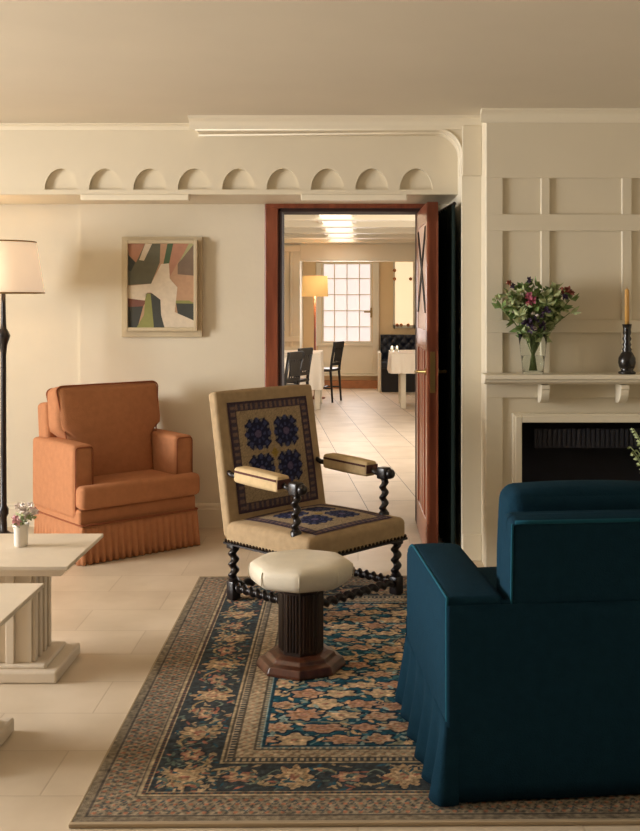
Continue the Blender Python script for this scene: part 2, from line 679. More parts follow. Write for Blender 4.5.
# frieze, rails, stiles
box(bm, BRX, XE, BR, BR + .017, bz(178), ZC)
for a, b in ((231, 214), (333, 320), (398, 374)):
    box(bm, BRX, XE, BR, BR + .017, bz(a), bz(b))
for a, b in ((487, 503), (541, 550), (622, 632), (704, 714), (786, 796), (830, 860)):
    x0, x1 = bxx(a), min(bxx(b), XE)
    if a == 487:
        x0 = BRX
    box(bm, x0, x1, BR + .002, BR + .0168, bz(374), bz(178) + .002)
for a, b in ((487, 503), (826, 860)):
    box(bm, BRX if a == 487 else bxx(a), min(bxx(b), XE), BR + .002, BR + .0168, 0, bz(398) + .002)
struct('wall_chimney_breast', bm, M['panel'], bevel=.003, seg=1)

# door casing and lining
bm = B()
cw = 17 / F * D
box(bm, DL - cw, DL - .022, D - .03, D + .02, 0, DT + cw)
box(bm, DR + .022, DR + cw - .005, D - .03, D + .02, 0, DT + cw)
box(bm, DL - cw, DR + cw - .005, D - .032, D + .02, DT + .022, DT + cw)
struct('trim_5', bm, M['mahog'], bevel=.008)
bm = B()
box(bm, DL - .025, DL, D - .02, D + .22, 0, DT + .025)
box(bm, DR, DR + .025, D - .0, D + .22, 0, DT + .025)
box(bm, DL - .025, DR + .025, D - .02, D + .22, DT, DT + .025)
struct('trim_6', bm, M['darkwood'], bevel=.004)

# open door leaf, hinged on the right jamb, standing into the room
door = bpy.data.objects.new('door_1', None)
C.objects.link(door)
door['kind'] = 'structure'
door.location = (DR - .005, D - .04, 0)
door.rotation_euler = (0, 0, math.radians(1.0))
# local: leaf runs towards -y, left face at x=0, thickness .062
LW, LT, LH = 0.80, 0.064, 2.0
bm = B()
box(bm, .010, LT - .010, -LW, 0, .012, LH)
for (y0, y1, z0, z1) in ((-LW, -LW + .10, .012, LH), (-.10, 0, .012, LH), (-LW, 0, LH - .11, LH), (-LW, 0, 1.16, 1.28), (-LW, 0, .012, .2)):
    box(bm, 0, LT, y0, y1, z0, z1)
for y in (-.28, -.40, -.52):
    box(bm, .002, LT - .002, y - .035, y + .035, .2, 1.16)
bm2 = B()
box(bm2, .004, .0101, -LW + .10, -.10, 1.28, LH - .11)
obj('upper_panel', bm2, M['doorpale'], door)
leaf = obj('door_panel', bm, M['mahog'], door, bevel=.004)
bm = B()
for (ya, yb) in ((-LW + .12, -.12), (-.12, -LW + .12)):
    for off in (-.03, .03):
        tube(bm, [(.004, ya + off, 1.38), (.004, (ya + yb) / 2 + off, 1.63), (.004, yb + off, 1.87)], .007, 6)
obj('cross_lattice', bm, M['ebony'], door)
bm = B()
box(bm, .018, LT - .018, -LW - .003, -LW + .01, .93, 1.16)
obj('lock_plate', bm, M['brass'], door)
for sx, x0 in ((-1, 0), (1, LT)):
    bm = B()
    lathe(bm, [(.022, 0), (.022, .006), (.009, .01), (.009, .045)], (x0, -LW + .06, 1.045), 14, axis=(sx, 0, 0))
    tube(bm, [(x0 + sx * .045, -LW + .06, 1.045), (x0 + sx * .05, -LW + .10, 1.045), (x0 + sx * .05, -LW + .18, 1.04)], .009, 8)
    obj('lever_handle', bm, M['brass'], door, smooth=True)

# ------------------------------------------------------------------ dining room beyond the door
ZD = 2.35
bm = B()
box(bm, DIN_L - .1, DIN_R + .1, D + .2, DIN_A + .1, ZD + .14, ZD + .24)
struct('ceiling_dining', bm, M['ceil'])
bm = B()
box(bm, DIN_L - .1, DIN_L, D + .2, DIN_A, 0, ZD + .14)
for y in np.arange(7.5, 16, 1.1):
    box(bm, DIN_L, DIN_L + .02, y, y + .1, .9, ZD)
box(bm, DIN_L, DIN_L + .03, D + .2, DIN_Y, .85, .93)
struct('wall_dining_left', bm, M['panel'])
bm = B()
box(bm, DIN_R, DIN_R + .1, D + .2, DIN_A, 0, ZD + .14)
struct('wall_dining_right', bm, M['wall'])
bm = B()
ax0 = (300 - VX) / F * DIN_Y
az = H - (261 - VY) / F * DIN_Y
box(bm, DIN_L, ax0, DIN_Y, DIN_A, 0, ZD + .14)
box(bm, ax0, DIN_R, DIN_Y, DIN_Y + .25, az, ZD + .14)
# wainscot panels on the pier left of the alcove
for a, b in ((-2.25, -1.95), (-1.6, -1.42), (-1.20, -1.14), (-1.06, -1.02)):
    box(bm, a, b, DIN_Y - .03, DIN_Y, .1, 2.2)
box(bm, DIN_L, ax0, DIN_Y - .04, DIN_Y, .80, .88)
box(bm, DIN_L, ax0, DIN_Y - .035, DIN_Y, .66, .72)
box(bm, DIN_L, ax0 + .01, DIN_Y - .05, DIN_Y, 2.2, 2.3)
box(bm, DIN_L, ax0, DIN_Y - .04, DIN_Y, 0, .15)
struct('wall_dining_end', bm, M['panel'], bevel=.006)


def fz(py, d=DIN_A):
    return H - (py - VY) / F * d


def fx(px, d=DIN_A):
    return (px - VX) / F * d


wx0, wx1, wzb, wzt = fx(322), fx(372), fz(343), fz(262.5)
bm = B()
box(bm, DIN_L, wx0, DIN_A, DIN_A + .1, 0, ZD)
box(bm, wx1, DIN_R, DIN_A, DIN_A + .1, 0, ZD)
box(bm, wx0, wx1, DIN_A, DIN_A + .1, 0, wzb)
box(bm, wx0, wx1, DIN_A, DIN_A + .1, wzt, ZD)
struct('wall_alcove', bm, M['tan'])
bm = B()
box(bm, fx(318), fx(379), DIN_A - .03, DIN_A, fz(374), wzb - .02)
box(bm, fx(300), fx(379), DIN_A - .09, DIN_A, .20, fz(374))
struct('trim_7', bm, M['trim'], bevel=.008)
bm = B()
box(bm, ax0, fx(379), DIN_A - .10, DIN_A, 0, .13)
struct('baseboard_alcove', bm, M['brick'])
bm = B()
box(bm, fx(372.5), fx(379), DIN_A - .06, DIN_A, 0.2, wzt)
box(bm, fx(316), fx(321.5), DIN_A - .04, DIN_A, wzb - .05, wzt)
struct('trim_8', bm, M['trim'], bevel=.006)

win = bpy.data.objects.new('window_1', None)
C.objects.link(win)
win['kind'] = 'structure'
bm = B()
box(bm, wx0, wx1, DIN_A + .05, DIN_A + .06, wzb, wzt)
obj('pane', bm, M['pane'], win)
bm = B()
W_ = wx1 - wx0
for i in range(5):
    x = wx0 + W_ * i / 4
    t = .03 if i in (0, 4) else .008
    box(bm, max(wx0, x - t), min(wx1, x + t), DIN_A + .0, DIN_A + .05, wzb, wzt)
for i in range(6):
    z = wzb + (wzt - wzb) * i / 5
    t = .03 if i in (0, 5) else .008
    box(bm, wx0, wx1, DIN_A + .005, DIN_A + .05, max(wzb, z - t), min(wzt, z + t))
obj('window_frame', bm, M['trim'], win)
bm = B()
box(bm, wx0 - .05, wx1 + .03, DIN_A - .07, DIN_A + .02, wzb - .045, wzb)
obj('window_sill', bm, M['trim'], win, bevel=.006)
bm = B()
hh = fz(312)
tube(bm, [(fx(371), DIN_A - .035, hh), (fx(364), DIN_A - .035, hh)], .012, 6)
tube(bm, [(fx(371), DIN_A - .035, hh + .07), (fx(371), DIN_A - .035, hh - .09)], .016, 6)
obj('window_latch', bm, M['brass'], win)

win2 = bpy.data.objects.new('window_2', None)
C.objects.link(win2)
win2['kind'] = 'structure'
qx0, qx1, qz0, qz1 = fx(395), fx(413), fz(325), fz(262)
bm = B()
box(bm, qx0, qx1, DIN_A - .02, DIN_A - .001, qz0, qz1)
obj('blind', bm, M['pane2'], win2)
bm = B()
for a, b, c, d in ((qx1, qx1 + .07, qz0 - .05, qz1), (qx0 - .03, qx0, qz0 - .05, qz1), (qx0 - .03, qx1 + .07, qz0 - .05, qz0)):
    box(bm, a, b, DIN_A - .04, DIN_A - .0005, c, d)
obj('window_frame', bm, M['panel'], win2)
for (px, py) in ((394.5, 270.5), (394.5, 279), (410.5, 279), (397, 325), (401, 325), (408, 325)):
    bm = B()
    lathe(bm, [(.005, 0), (.028, .008), (.028, .02), (.012, .032)], (fx(px), DIN_A - .036, fz(py)), 12, axis=(0, -1, 0))
    obj('clasp', bm, M['brick'], win2, smooth=True)

# ceiling beams and the skylight between them
bm = B()
for y in np.arange(8.2, 16.3, 1.15):
    box(bm, DIN_L, DIN_R, y, y + .22, ZD - .02, ZD + .14)
struct('trim_9', bm, M['panel'], bevel=.01)
sky = bpy.data.objects.new('window_3', None)
C.objects.link(sky)
sky['kind'] = 'structure'
bm = B()
box(bm, -.42, -.07, 10.0, 16.2, ZD + .12, ZD + .135)
obj('pane', bm, M['sky'], sky)
bm = B()
box(bm, -.47, -.42, 10.0, 16.2, ZD + .02, ZD + .138)
box(bm, -.07, -.02, 10.0, 16.2, ZD + .02, ZD + .138)
obj('skylight_frame', bm, M['trim'], sky)

# white rails fixed under the beam
for (a, b, lab) in ((81, 189, 'long white lath fixed under the scalloped beam above the abstract painting'),
                    (301, 407, 'long white lath fixed under the scalloped beam above the doorway')):
    bm = B()
    d = BEAM + .0
    box(bm, (a - VX) / F * d, (b - VX) / F * d, d - .012, d + .05, BZ - .034, BZ)
    tag(obj('lath', bm, M['trim'], None, bevel=.004), lab, 'batten')

# ------------------------------------------------------------------ curtain behind the open door
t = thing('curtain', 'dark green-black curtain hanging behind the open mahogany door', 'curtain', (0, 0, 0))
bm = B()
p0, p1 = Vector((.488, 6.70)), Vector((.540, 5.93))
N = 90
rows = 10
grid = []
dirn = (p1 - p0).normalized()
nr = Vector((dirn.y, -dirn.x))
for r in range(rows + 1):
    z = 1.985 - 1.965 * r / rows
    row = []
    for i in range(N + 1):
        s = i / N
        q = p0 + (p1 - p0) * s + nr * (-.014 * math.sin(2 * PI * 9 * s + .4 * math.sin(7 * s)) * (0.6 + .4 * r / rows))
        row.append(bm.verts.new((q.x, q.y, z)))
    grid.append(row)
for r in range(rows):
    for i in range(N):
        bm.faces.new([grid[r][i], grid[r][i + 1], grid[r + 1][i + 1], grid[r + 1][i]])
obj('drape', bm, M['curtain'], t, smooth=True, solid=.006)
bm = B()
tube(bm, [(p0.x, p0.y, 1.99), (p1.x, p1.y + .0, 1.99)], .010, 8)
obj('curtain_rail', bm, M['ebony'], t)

# ------------------------------------------------------------------ fireplace
SH = 5.50
fp = thing('fireplace_mantel', 'cream painted fireplace surround with bracketed shelf and black firebox', 'fireplace', (0, 0, 0))
bm = B()
zt = H - (375 - VY) / F * SH
zb = H - (385 - VY) / F * SH
sx0 = (485 - VX) / F * SH
prof = [(BR - .001, zt), (SH, zt), (SH, zt - .022), (SH + .012, zt - .028), (SH + .018, zt - .04), (SH + .05, zt - .052), (BR - .001, zt - .056)]
prism(bm, prof, lambda p: Vector((sx0, p[0], p[1])), lambda p: Vector((2.44, p[0], p[1])))
obj('mantel_shelf', bm, M['trim'], fp, bevel=.003)
for px in (545, 624, 703, 782):
    x = (px - VX) / F * 5.58
    bm = B()
    z1 = zt - .057
    prof = [(BR - .001, z1), (SH + .05, z1), (SH + .05, z1 - .02)]
    for i in range(9):
        a = PI / 2 * i / 8
        prof.append((BR - .035 - .085 * math.cos(a), z1 - .025 - .075 * math.sin(a)))
    prof += [(BR - .001, z1 - .105)]
    prism(bm, prof, lambda p: Vector((x - .022, p[0], p[1])), lambda p: Vector((x + .022, p[0], p[1])))
    obj('bracket', bm, M['trim'], fp, bevel=.003)
bm = B()
oz = bz(413)
ox = bxx(512)
for (a, b, c, d, y) in ((ox, FX0, 0, oz, BR - .035), (FX1, FX1 + (FX0 - ox), 0, oz, BR - .035), (FX0, FX1, FZ, oz, BR - .035)):
    box(bm, a, b, y, BR + .015, c, d)
for (a, b, c, d) in ((ox + .012, FX0 - .002, 0, oz - .012), (FX1 + .002, FX1 + .03, 0, oz - .012), (FX0, FX1, FZ + .002, oz - .012)):
    box(bm, a, b, BR - .048, BR - .034, c, d)
obj('surround_frame', bm, M['trim'], fp, bevel=.004)
bm = B()
fy0, fy1 = BR + .016, SEC - .004
box(bm, FX0 - .004, FX0 + .002, fy0, fy1, 0.002, FZ)
box(bm, FX1 - .002, FX1 + .004, fy0, fy1, 0.002, FZ)
box(bm, FX0, FX1, fy1 - .006, fy1, 0.002, FZ)
box(bm, FX0, FX1, fy0, fy1, FZ - .006, FZ + .001)
box(bm, FX0, FX1, fy0, fy1, 0.002, 0.012)
obj('firebox', bm, M['soot'], fp)
bm = B()
random.seed(3)
x = FX0 + .1
while x < FX1 - .05:
    box(bm, x, x + .014, fy0 + .02, fy0 + .03, bz(447), bz(430) + random.uniform(-.01, .006))
    x += .026
box(bm, FX0 + .08, FX1 - .03, fy0 + .03, fy0 + .045, bz(449), bz(430))
obj('hood_slats', bm, M['iron'], fp)

# fern standing in the firebox opening
bm = B()
fern = thing('potted_fern', 'pale green leafy plant standing in front of the black firebox', 'plant', ((664 - VX) / F * 5.45, 5.45, 0))
lathe(bm, [(.09, 0), (.115, .12), (.12, .2), (.11, .2), (.105, .17)], (0, 0, 0), 20)
obj('pot', bm, M['porcelain'], fern, smooth=True)
random.seed(8)
bm = B()
for k in range(34):
    a = random.uniform(0, 2 * PI)
    reach = random.uniform(.06, .20)
    hgt = random.uniform(.55, .76)
    P_ = [Vector((math.cos(a) * reach * t ** 1.6, math.sin(a) * min(reach, .12) * t ** 1.6, .17 + hgt * (t - .18 * t ** 3))) for t in np.linspace(0, 1, 14)]
    tube(bm, P_, .0025, 5)
    side = Vector((-math.sin(a), math.cos(a), 0))
    for i in range(2, 14):
        L = .05 * math.sin(PI * (i - 1) / 13) + .008
        for s in (-1, 1):
            b0 = P_[i]
            tip = b0 + side * s * L + Vector((math.cos(a) * .012, math.sin(a) * .012, -.008))
            up = Vector((0, 0, .009))
            bm.faces.new([bm.verts.new(b0 - up), bm.verts.new((b0 + tip) / 2 - up * .8), bm.verts.new(tip), bm.verts.new((b0 + tip) / 2 + up * .8)])
obj('fronds', bm, M['leaf2'], fern)

# ------------------------------------------------------------------ mantel things
vz = zt
vc = Vector(((533 - VX) / F * 5.585, 5.585, vz))
vase = thing('glass_vase', 'clear glass vase on the mantel shelf holding the mixed bouquet', 'vase', vc)
bm = B()
vh = .212
lathe(bm, [(.001, .0), (.050, .0), (.056, .004), (.060, .06), (.070, .15), (.079, vh), (.0765, vh), (.066, .13), (.056, .05), (.052, .012), (.001, .012)], (0, 0, 0), 32, cap=False)
obj('vessel', bm, M['glass'], vase, smooth=True)
bm = B()
lathe(bm, [(.001, .0135), (.0505, .0135), (.0545, .05), (.0605, .095), (.001, .095)], (0, 0, 0), 24, cap=False)
obj('water', bm, M['glass'], vase, smooth=True)

bq = thing('bouquet', 'mixed bouquet of green leaves, pink and plum flowers in the glass vase', 'bouquet', vc)
random.seed(21)
bm = B()
tips = []
for k in range(48):
    a = random.uniform(0, 2 * PI)
    e = random.random() ** .6
    tip = Vector((math.cos(a) * .21 * e, math.sin(a) * .075 * e, .27 + .14 * (1 - e * .55) + random.uniform(-.03, .08)))
    if tip.z < .2:
        tip.z = .2
    base = Vector((-math.cos(a) * .018, -math.sin(a) * .018, .02))
    mid = Vector((math.cos(a) * .02 * e, math.sin(a) * .02 * e, .2))
    path = []
    for t in np.linspace(0, 1, 9):
        path.append(base * (1 - t) ** 2 + mid * 2 * t * (1 - t) + tip * t * t)
    tube(bm, path, .0022, 5)
    tips.append((tip, path))
obj('stems', bm, M['stemgreen'], bq, smooth=True)


def leaf(bm, p, d, L, W):
    d = d.normalized()
    s = d.cross(Vector((random.uniform(-1, 1), random.uniform(-1, 1), random.uniform(-1, 1)))).normalized()
    n = d.cross(s) * L * .12
    v = [bm.verts.new(q) for q in (p, p + d * L * .45 + s * W + n, p + d * L, p + d * L * .45 - s * W + n, p + d * L * .5 - n * .4)]
    bm.faces.new([v[0], v[1], v[4]])
    bm.faces.new([v[1], v[2], v[4]])
    bm.faces.new([v[2], v[3], v[4]])
    bm.faces.new([v[3], v[0], v[4]])


for nm, mm, lo, hi in (('leaves', 'leaf', 0, 28), ('leaves', 'leaf2', 28, 48)):
    bm = B()
    for tip, path in tips[lo:hi]:
        for i in range(4, 9):
            for _ in range(4):
                p = path[i]
                d = Vector((random.uniform(-1, 1), random.uniform(-1, 1) * .6, random.uniform(-.3, .9)))
                leaf(bm, p + d * .004, d, random.uniform(.034, .06), random.uniform(.012, .021))
    obj(nm, bm, M[mm], bq)


def blossom(parent, c, r, m, n=14, name='blossom'):
    bm = B()
    for k in range(n):
        d = Vector((random.gauss(0, 1), random.gauss(0, 1), random.gauss(.3, 1)))
        leaf(bm, Vector(c), d, r, r * .38)
    lathe(bm, [(r * .1, -r * .2), (r * .28, 0), (r * .1, r * .2)], c, 8)
    return obj(name, bm, m, parent)


def bq_at(px, py, dy=-.06):
    q = at(px, py, vc.y + dy)
    return q - vc


for (px, py, r, m) in ((530, 296, .030, 'pink'), (533, 300, .026, 'pink'), (529, 303, .022, 'pink'), (527, 322, .034, 'plum'), (539, 318, .034, 'plum'),
                       (546, 311, .030, 'plum'), (532, 329, .032, 'plum'), (543, 326, .03, 'plum'), (533, 314, .014, 'whitepetal'),
                       (537, 316, .012, 'whitepetal'), (534, 328, .018, 'whitepetal'), (562, 290, .026, 'rust'), (568, 290, .026, 'rust'),
                       (572, 293, .018, 'rust'), (565, 297, .022, 'plum'), (509, 283, .02, 'rust'), (513, 286, .02, 'plum'), (529, 280, .022, 'plum'),
                       (498, 297, .024, 'leaf2'), (494, 300, .016, 'leaf2'), (557, 303, .026, 'leaf'), (512, 300, .028, 'leaf2'), (520, 292, .024, 'leaf2')):
    blossom(bq, bq_at(px, py), r, M[m])

cc = Vector(((627 - VX) / F * 5.58, 5.58, vz))
cs = thing('candlestick', 'black turned candlestick at the right end of the mantel shelf', 'candlestick', cc)
bm = B()
lathe(bm, [(.044, 0), (.046, .01), (.030, .018), (.040, .035), (.046, .06), (.044, .085), (.030, .11), (.022, .12), (.027, .13), (.018, .142),
           (.024, .155), (.016, .17), (.024, .185), (.016, .2), (.022, .215), (.020, .235), (.025, .262), (.016, .262), (.013, .25)], (0, 0, 0), 24)
obj('stick', bm, M['candleblk'], cs, smooth=True)
bm = B()
lathe(bm, [(.012, .252), (.0115, .44), (.006, .448), (.0015, .449), (.0012, .46)], (0, 0, 0), 16)
cd = obj('candle', bm, M['candle'], None, smooth=True)
cd.location = cc
tag(cd, 'tall ochre candle standing in the black candlestick', 'candle')

# ------------------------------------------------------------------ painting
pt = thing('painting', 'abstract painting in a pale wooden box frame on the cream wall', 'painting', (0, 0, 0))
sD = D / F


def pxz(px, py, d):
    return (px - VX) / F * d, H - (py - VY) / F * d


bm = B()
x0, z1 = pxz(122.5, 237, D)
x1, z0 = pxz(203, 337, D)
box(bm, x0, x1, D - .03, D - .001, z0, z1)
obj('backboard', bm, M['frame'], pt, bevel=.004)
bm = B()
d = D - .075
ix0, iz1 = pxz(124, 240, d)
ix1, iz0 = pxz(197, 331, d)
t_ = .022
for (a, b, c, e) in ((ix0, ix0 + t_, iz0, iz1), (ix1 - t_, ix1, iz0, iz1), (ix0 + t_, ix1 - t_, iz0, iz0 + t_), (ix0 + t_, ix1 - t_, iz1 - t_, iz1)):
    box(bm, a, b, d, D - .031, c, e)
obj('frame', bm, M['frame'], pt, bevel=.003)
# the canvas, its painted shapes as flat faces of one mesh
cols = [(188, 150, 118), (102, 100, 82), (218, 203, 180), (180, 130, 104), (78, 98, 68), (66, 68, 62), (142, 142, 82), (126, 82, 68), (126, 106, 88), (170, 168, 122)]
cm = [mat('canvas_paint_%s' % n, c, .7, var=.06, vscale=40) for n, c in zip(
    ('sand', 'olive', 'cream', 'terracotta', 'green', 'charcoal', 'moss', 'maroon', 'taupe', 'pale_green'), cols)]
cx0, cx1, cz0, cz1 = ix0 + t_ * .8, ix1 - t_ * .8, iz0 + t_ * .8, iz1 - t_ * .8
yC = d + .018
bm = B()
box(bm, cx0, cx1, yC, D - .032, cz0, cz1, 0)


def shape(pts, mi, lvl):
    # coordinates in the enlarged view of the painting: x 50..518, y 105..690
    vs = []
    for (u, v) in pts:
        uu = min(max((u - 50) / 468, 0), 1)
        vv = min(max((v - 105) / 585, 0), 1)
        vs.append(bm.verts.new((cx0 + uu * (cx1 - cx0), yC - .0005 - lvl * .0003, cz1 - vv * (cz1 - cz0))))
    f = bm.faces.new(vs)
    f.material_index = mi


shape([(50, 105), (280, 105), (275, 240), (215, 385), (50, 395)], 1, 0)
shape([(50, 105), (175, 105), (110, 240), (60, 190)], 3, 1)
shape([(50, 180), (105, 240), (75, 300), (50, 290)], 5, 1)
shape([(175, 105), (225, 105), (165, 228), (132, 222)], 2, 2)
shape([(280, 105), (335, 105), (300, 245), (278, 245)], 0, 1)
shape([(330, 105), (370, 105), (340, 250), (300, 250)], 4, 2)
shape([(370, 105), (490, 105), (400, 240), (345, 340), (340, 250)], 3, 1)
shape([(490, 105), (518, 105), (518, 330), (400, 320), (400, 250)], 8, 1)
shape([(480, 105), (518, 105), (430, 215), (410, 240)], 9, 2)
shape([(400, 345), (518, 360), (518, 510), (385, 505)], 0, 1)
shape([(385, 500), (518, 515), (518, 640), (400, 590)], 5, 1)
shape([(385, 500), (480, 500), (518, 522), (385, 520)], 6, 2)
shape([(50, 485), (185, 500), (160, 540), (50, 545)], 7, 1)
shape([(50, 545), (160, 540), (120, 690), (50, 690)], 5, 1)
shape([(175, 450), (285, 450), (310, 690), (225, 690)], 5, 2)
shape([(178, 450), (212, 455), (235, 690), (112, 690), (165, 600)], 6, 3)
shape([(285, 250), (340, 245), (345, 350), (398, 410), (380, 580), (518, 640), (518, 690), (310, 690), (285, 600), (280, 495), (215, 445), (50, 445), (60, 400), (215, 385)], 2, 4)
shape([(60, 400), (210, 388), (190, 445), (170, 500), (50, 485)], 2, 3)
me_c = obj('canvas', bm, cm, pt)

# ------------------------------------------------------------------ floor lamp beside the orange armchair
lp = Vector(((3.5 - VX) / F * 6.35, 6.35, 0))
fl = thing('floor_lamp', 'black turned floor lamp with a lit cream shade beside the orange armchair', 'lamp', lp)
zt_, zb_ = H - (242 - VY) / F * 6.35, H - (293 - VY) / F * 6.35
rb, rt = 39 / F * 6.35, 31 / F * 6.35
bm = B()
lathe(bm, [(rb, zb_), (rt, zt_)], (0, 0, 0), 40, cap=False)
sh = obj('lamp_shade', bm, M['shade'], fl, smooth=True, solid=.004)
for r, z in ((rb + .003, zb_), (rt + .002, zt_)):
    bm = B()
    tube(bm, [(r * math.cos(a), r * math.sin(a), z) for a in np.linspace(0, 2 * PI, 40, endpoint=False)], .0045, 6, closed=True)
    obj('shade_trim', bm, M['brass'], sh, smooth=True)
bm = B()
lathe(bm, [(.16, 0), (.165, .015), (.13, .03), (.05, .05), (.022, .07), (.02, .15), (.03, .17), (.03, .2), (.019, .22), (.017, .55), (.016, 1.12), (.022, 1.18), (.034, 1.215),
           (.040, 1.235), (.03, 1.26), (.018, 1.28), (.015, 1.32), (.013, 1.42), (.012, 1.52)], (0, 0, 0), 24)
obj('pole', bm, M['ebony'], fl, smooth=True)
bm = B()
lathe(bm, [(.014, 1.52), (.03, 1.57), (.032, 1.6), (.02, 1.635), (.004, 1.645)], (0, 0, 0), 16)
obj('bulb', bm, M['bulb'], fl, smooth=True)
pl = bpy.data.lights.new('lamp_glow', 'POINT')
pl.energy = 1.6
pl.color = (1.0, 0.72, 0.44)
pl.shadow_soft_size = .05
plo = bpy.data.objects.new('lamp_glow', pl)
C.objects.link(plo)
plo.parent = fl
plo.location = (0, 0, 1.70)

# ------------------------------------------------------------------ orange armchair
W2, DP = .76, .63
ph = math.radians(41)
u = Vector((math.cos(ph), math.sin(ph), 0))
v = Vector((-math.sin(ph), math.cos(ph), 0))
fl_ = Vector((-1.508, 5.765, 0))
oc = thing('armchair', 'terracotta orange armchair with pleated skirt beside the lit floor lamp', 'armchair', fl_ + u * W2 / 2 + v * DP / 2, ph)
hw, hd = W2 / 2, DP / 2
bm = B()
rbox(bm, hw - .005, hd - .02, .13, .02, T(0, 0.01, .17))
obj('base', bm, M['orange'], oc, smooth=True)
for s in (-1, 1):
    bm = B()
    rbox(bm, .062, hd - .045, .20, .022, T(s * (hw - .058), .035, .445), bulge=(.008, .006, .008))
    a = obj('arm', bm, M['orange'], oc, smooth=True)
    bm = B()
    pr = rrect(.052, .19, .02)
    tube(bm, [(s * (hw - .058) + x, -hd + .075, .445 + z) for x, z in pr], .0035, 6, closed=True)
    obj('piping', bm, M['orange_pipe'], a, smooth=True)
bm = B()
rbox(bm, hw - .03, .065, .30, .03, T(0, hd - .085, .55, -.10))
obj('back_frame', bm, M['orange'], oc, smooth=True)
# T-shaped seat cushion
bm = B()
iw = hw - .122
yf, yk, ym = -hd - .015, hd - .2, -hd + .075
pts = [(-hw - .004, yf), (hw + .004, yf), (hw + .004, ym), (iw, ym), (iw, yk), (-iw, yk), (-iw, ym), (-hw - .004, ym)]
prism(bm, pts, lambda p: Vector((p[0], p[1], .30)), lambda p: Vector((p[0], p[1], .43)))
cu = obj('seat_cushion', bm, M['orange'], oc, smooth=True, bevel=.032, seg=5)
bm = B()
cmx = T(0, hd - .205, .66, -.17)


def bwarp(o):
    # the cushion is wider above the arms
    k = 1.0 if o.z < -.02 else 1.0 + .27 * min(1, (o.z + .02) / .06)
    z = o.z + (.012 * (abs(o.x) / .25) ** 2 if o.z > .2 else 0)
    return Vector((o.x * k, o.y, z))


rbox(bm, .262, .078, .275, .035, cmx, bulge=(.012, .035, .012), warp=bwarp, m=14)
bc = obj('back_cushion', bm, M['orange'], oc, smooth=True)
for yy in (-.066, .066):
    bm = B()
    tube(bm, [cmx @ (bwarp(Vector((x, yy, z))) + Vector((0, 0, 0))) for x, z in rrect(.261, .274, .035, 6)], .005, 6, closed=True)
    obj('piping', bm, M['orange_pipe'], bc, smooth=True)
path = [(-hw + .012, -hd + .012), (hw - .012, -hd + .012), (hw - .012, hd - .02), (-hw + .012, hd - .02)]
bm = skirt(path, .004, .215, .011, .040, .012, rows=5, step=.004)
obj('skirt', bm, M['orange'], oc, smooth=True, solid=.003)
bm = B()
tube(bm, [(x * 1.0, y * 1.0, .216) for x, y in rrect(hw - .004, hd - .006, .02)], .005, 6, closed=True)
obj('skirt_piping', bm, M['orange_pipe'], oc, smooth=True)

# ------------------------------------------------------------------ rug
RX0, RY0, RW, RL = -.787, 2.922, 2.02, 2.585
rug = thing('rug', 'large oriental rug, teal field of peach flowers inside beige borders', 'rug', (RX0, RY0, 0), math.radians(.7))
rng = np.random.default_rng(5)


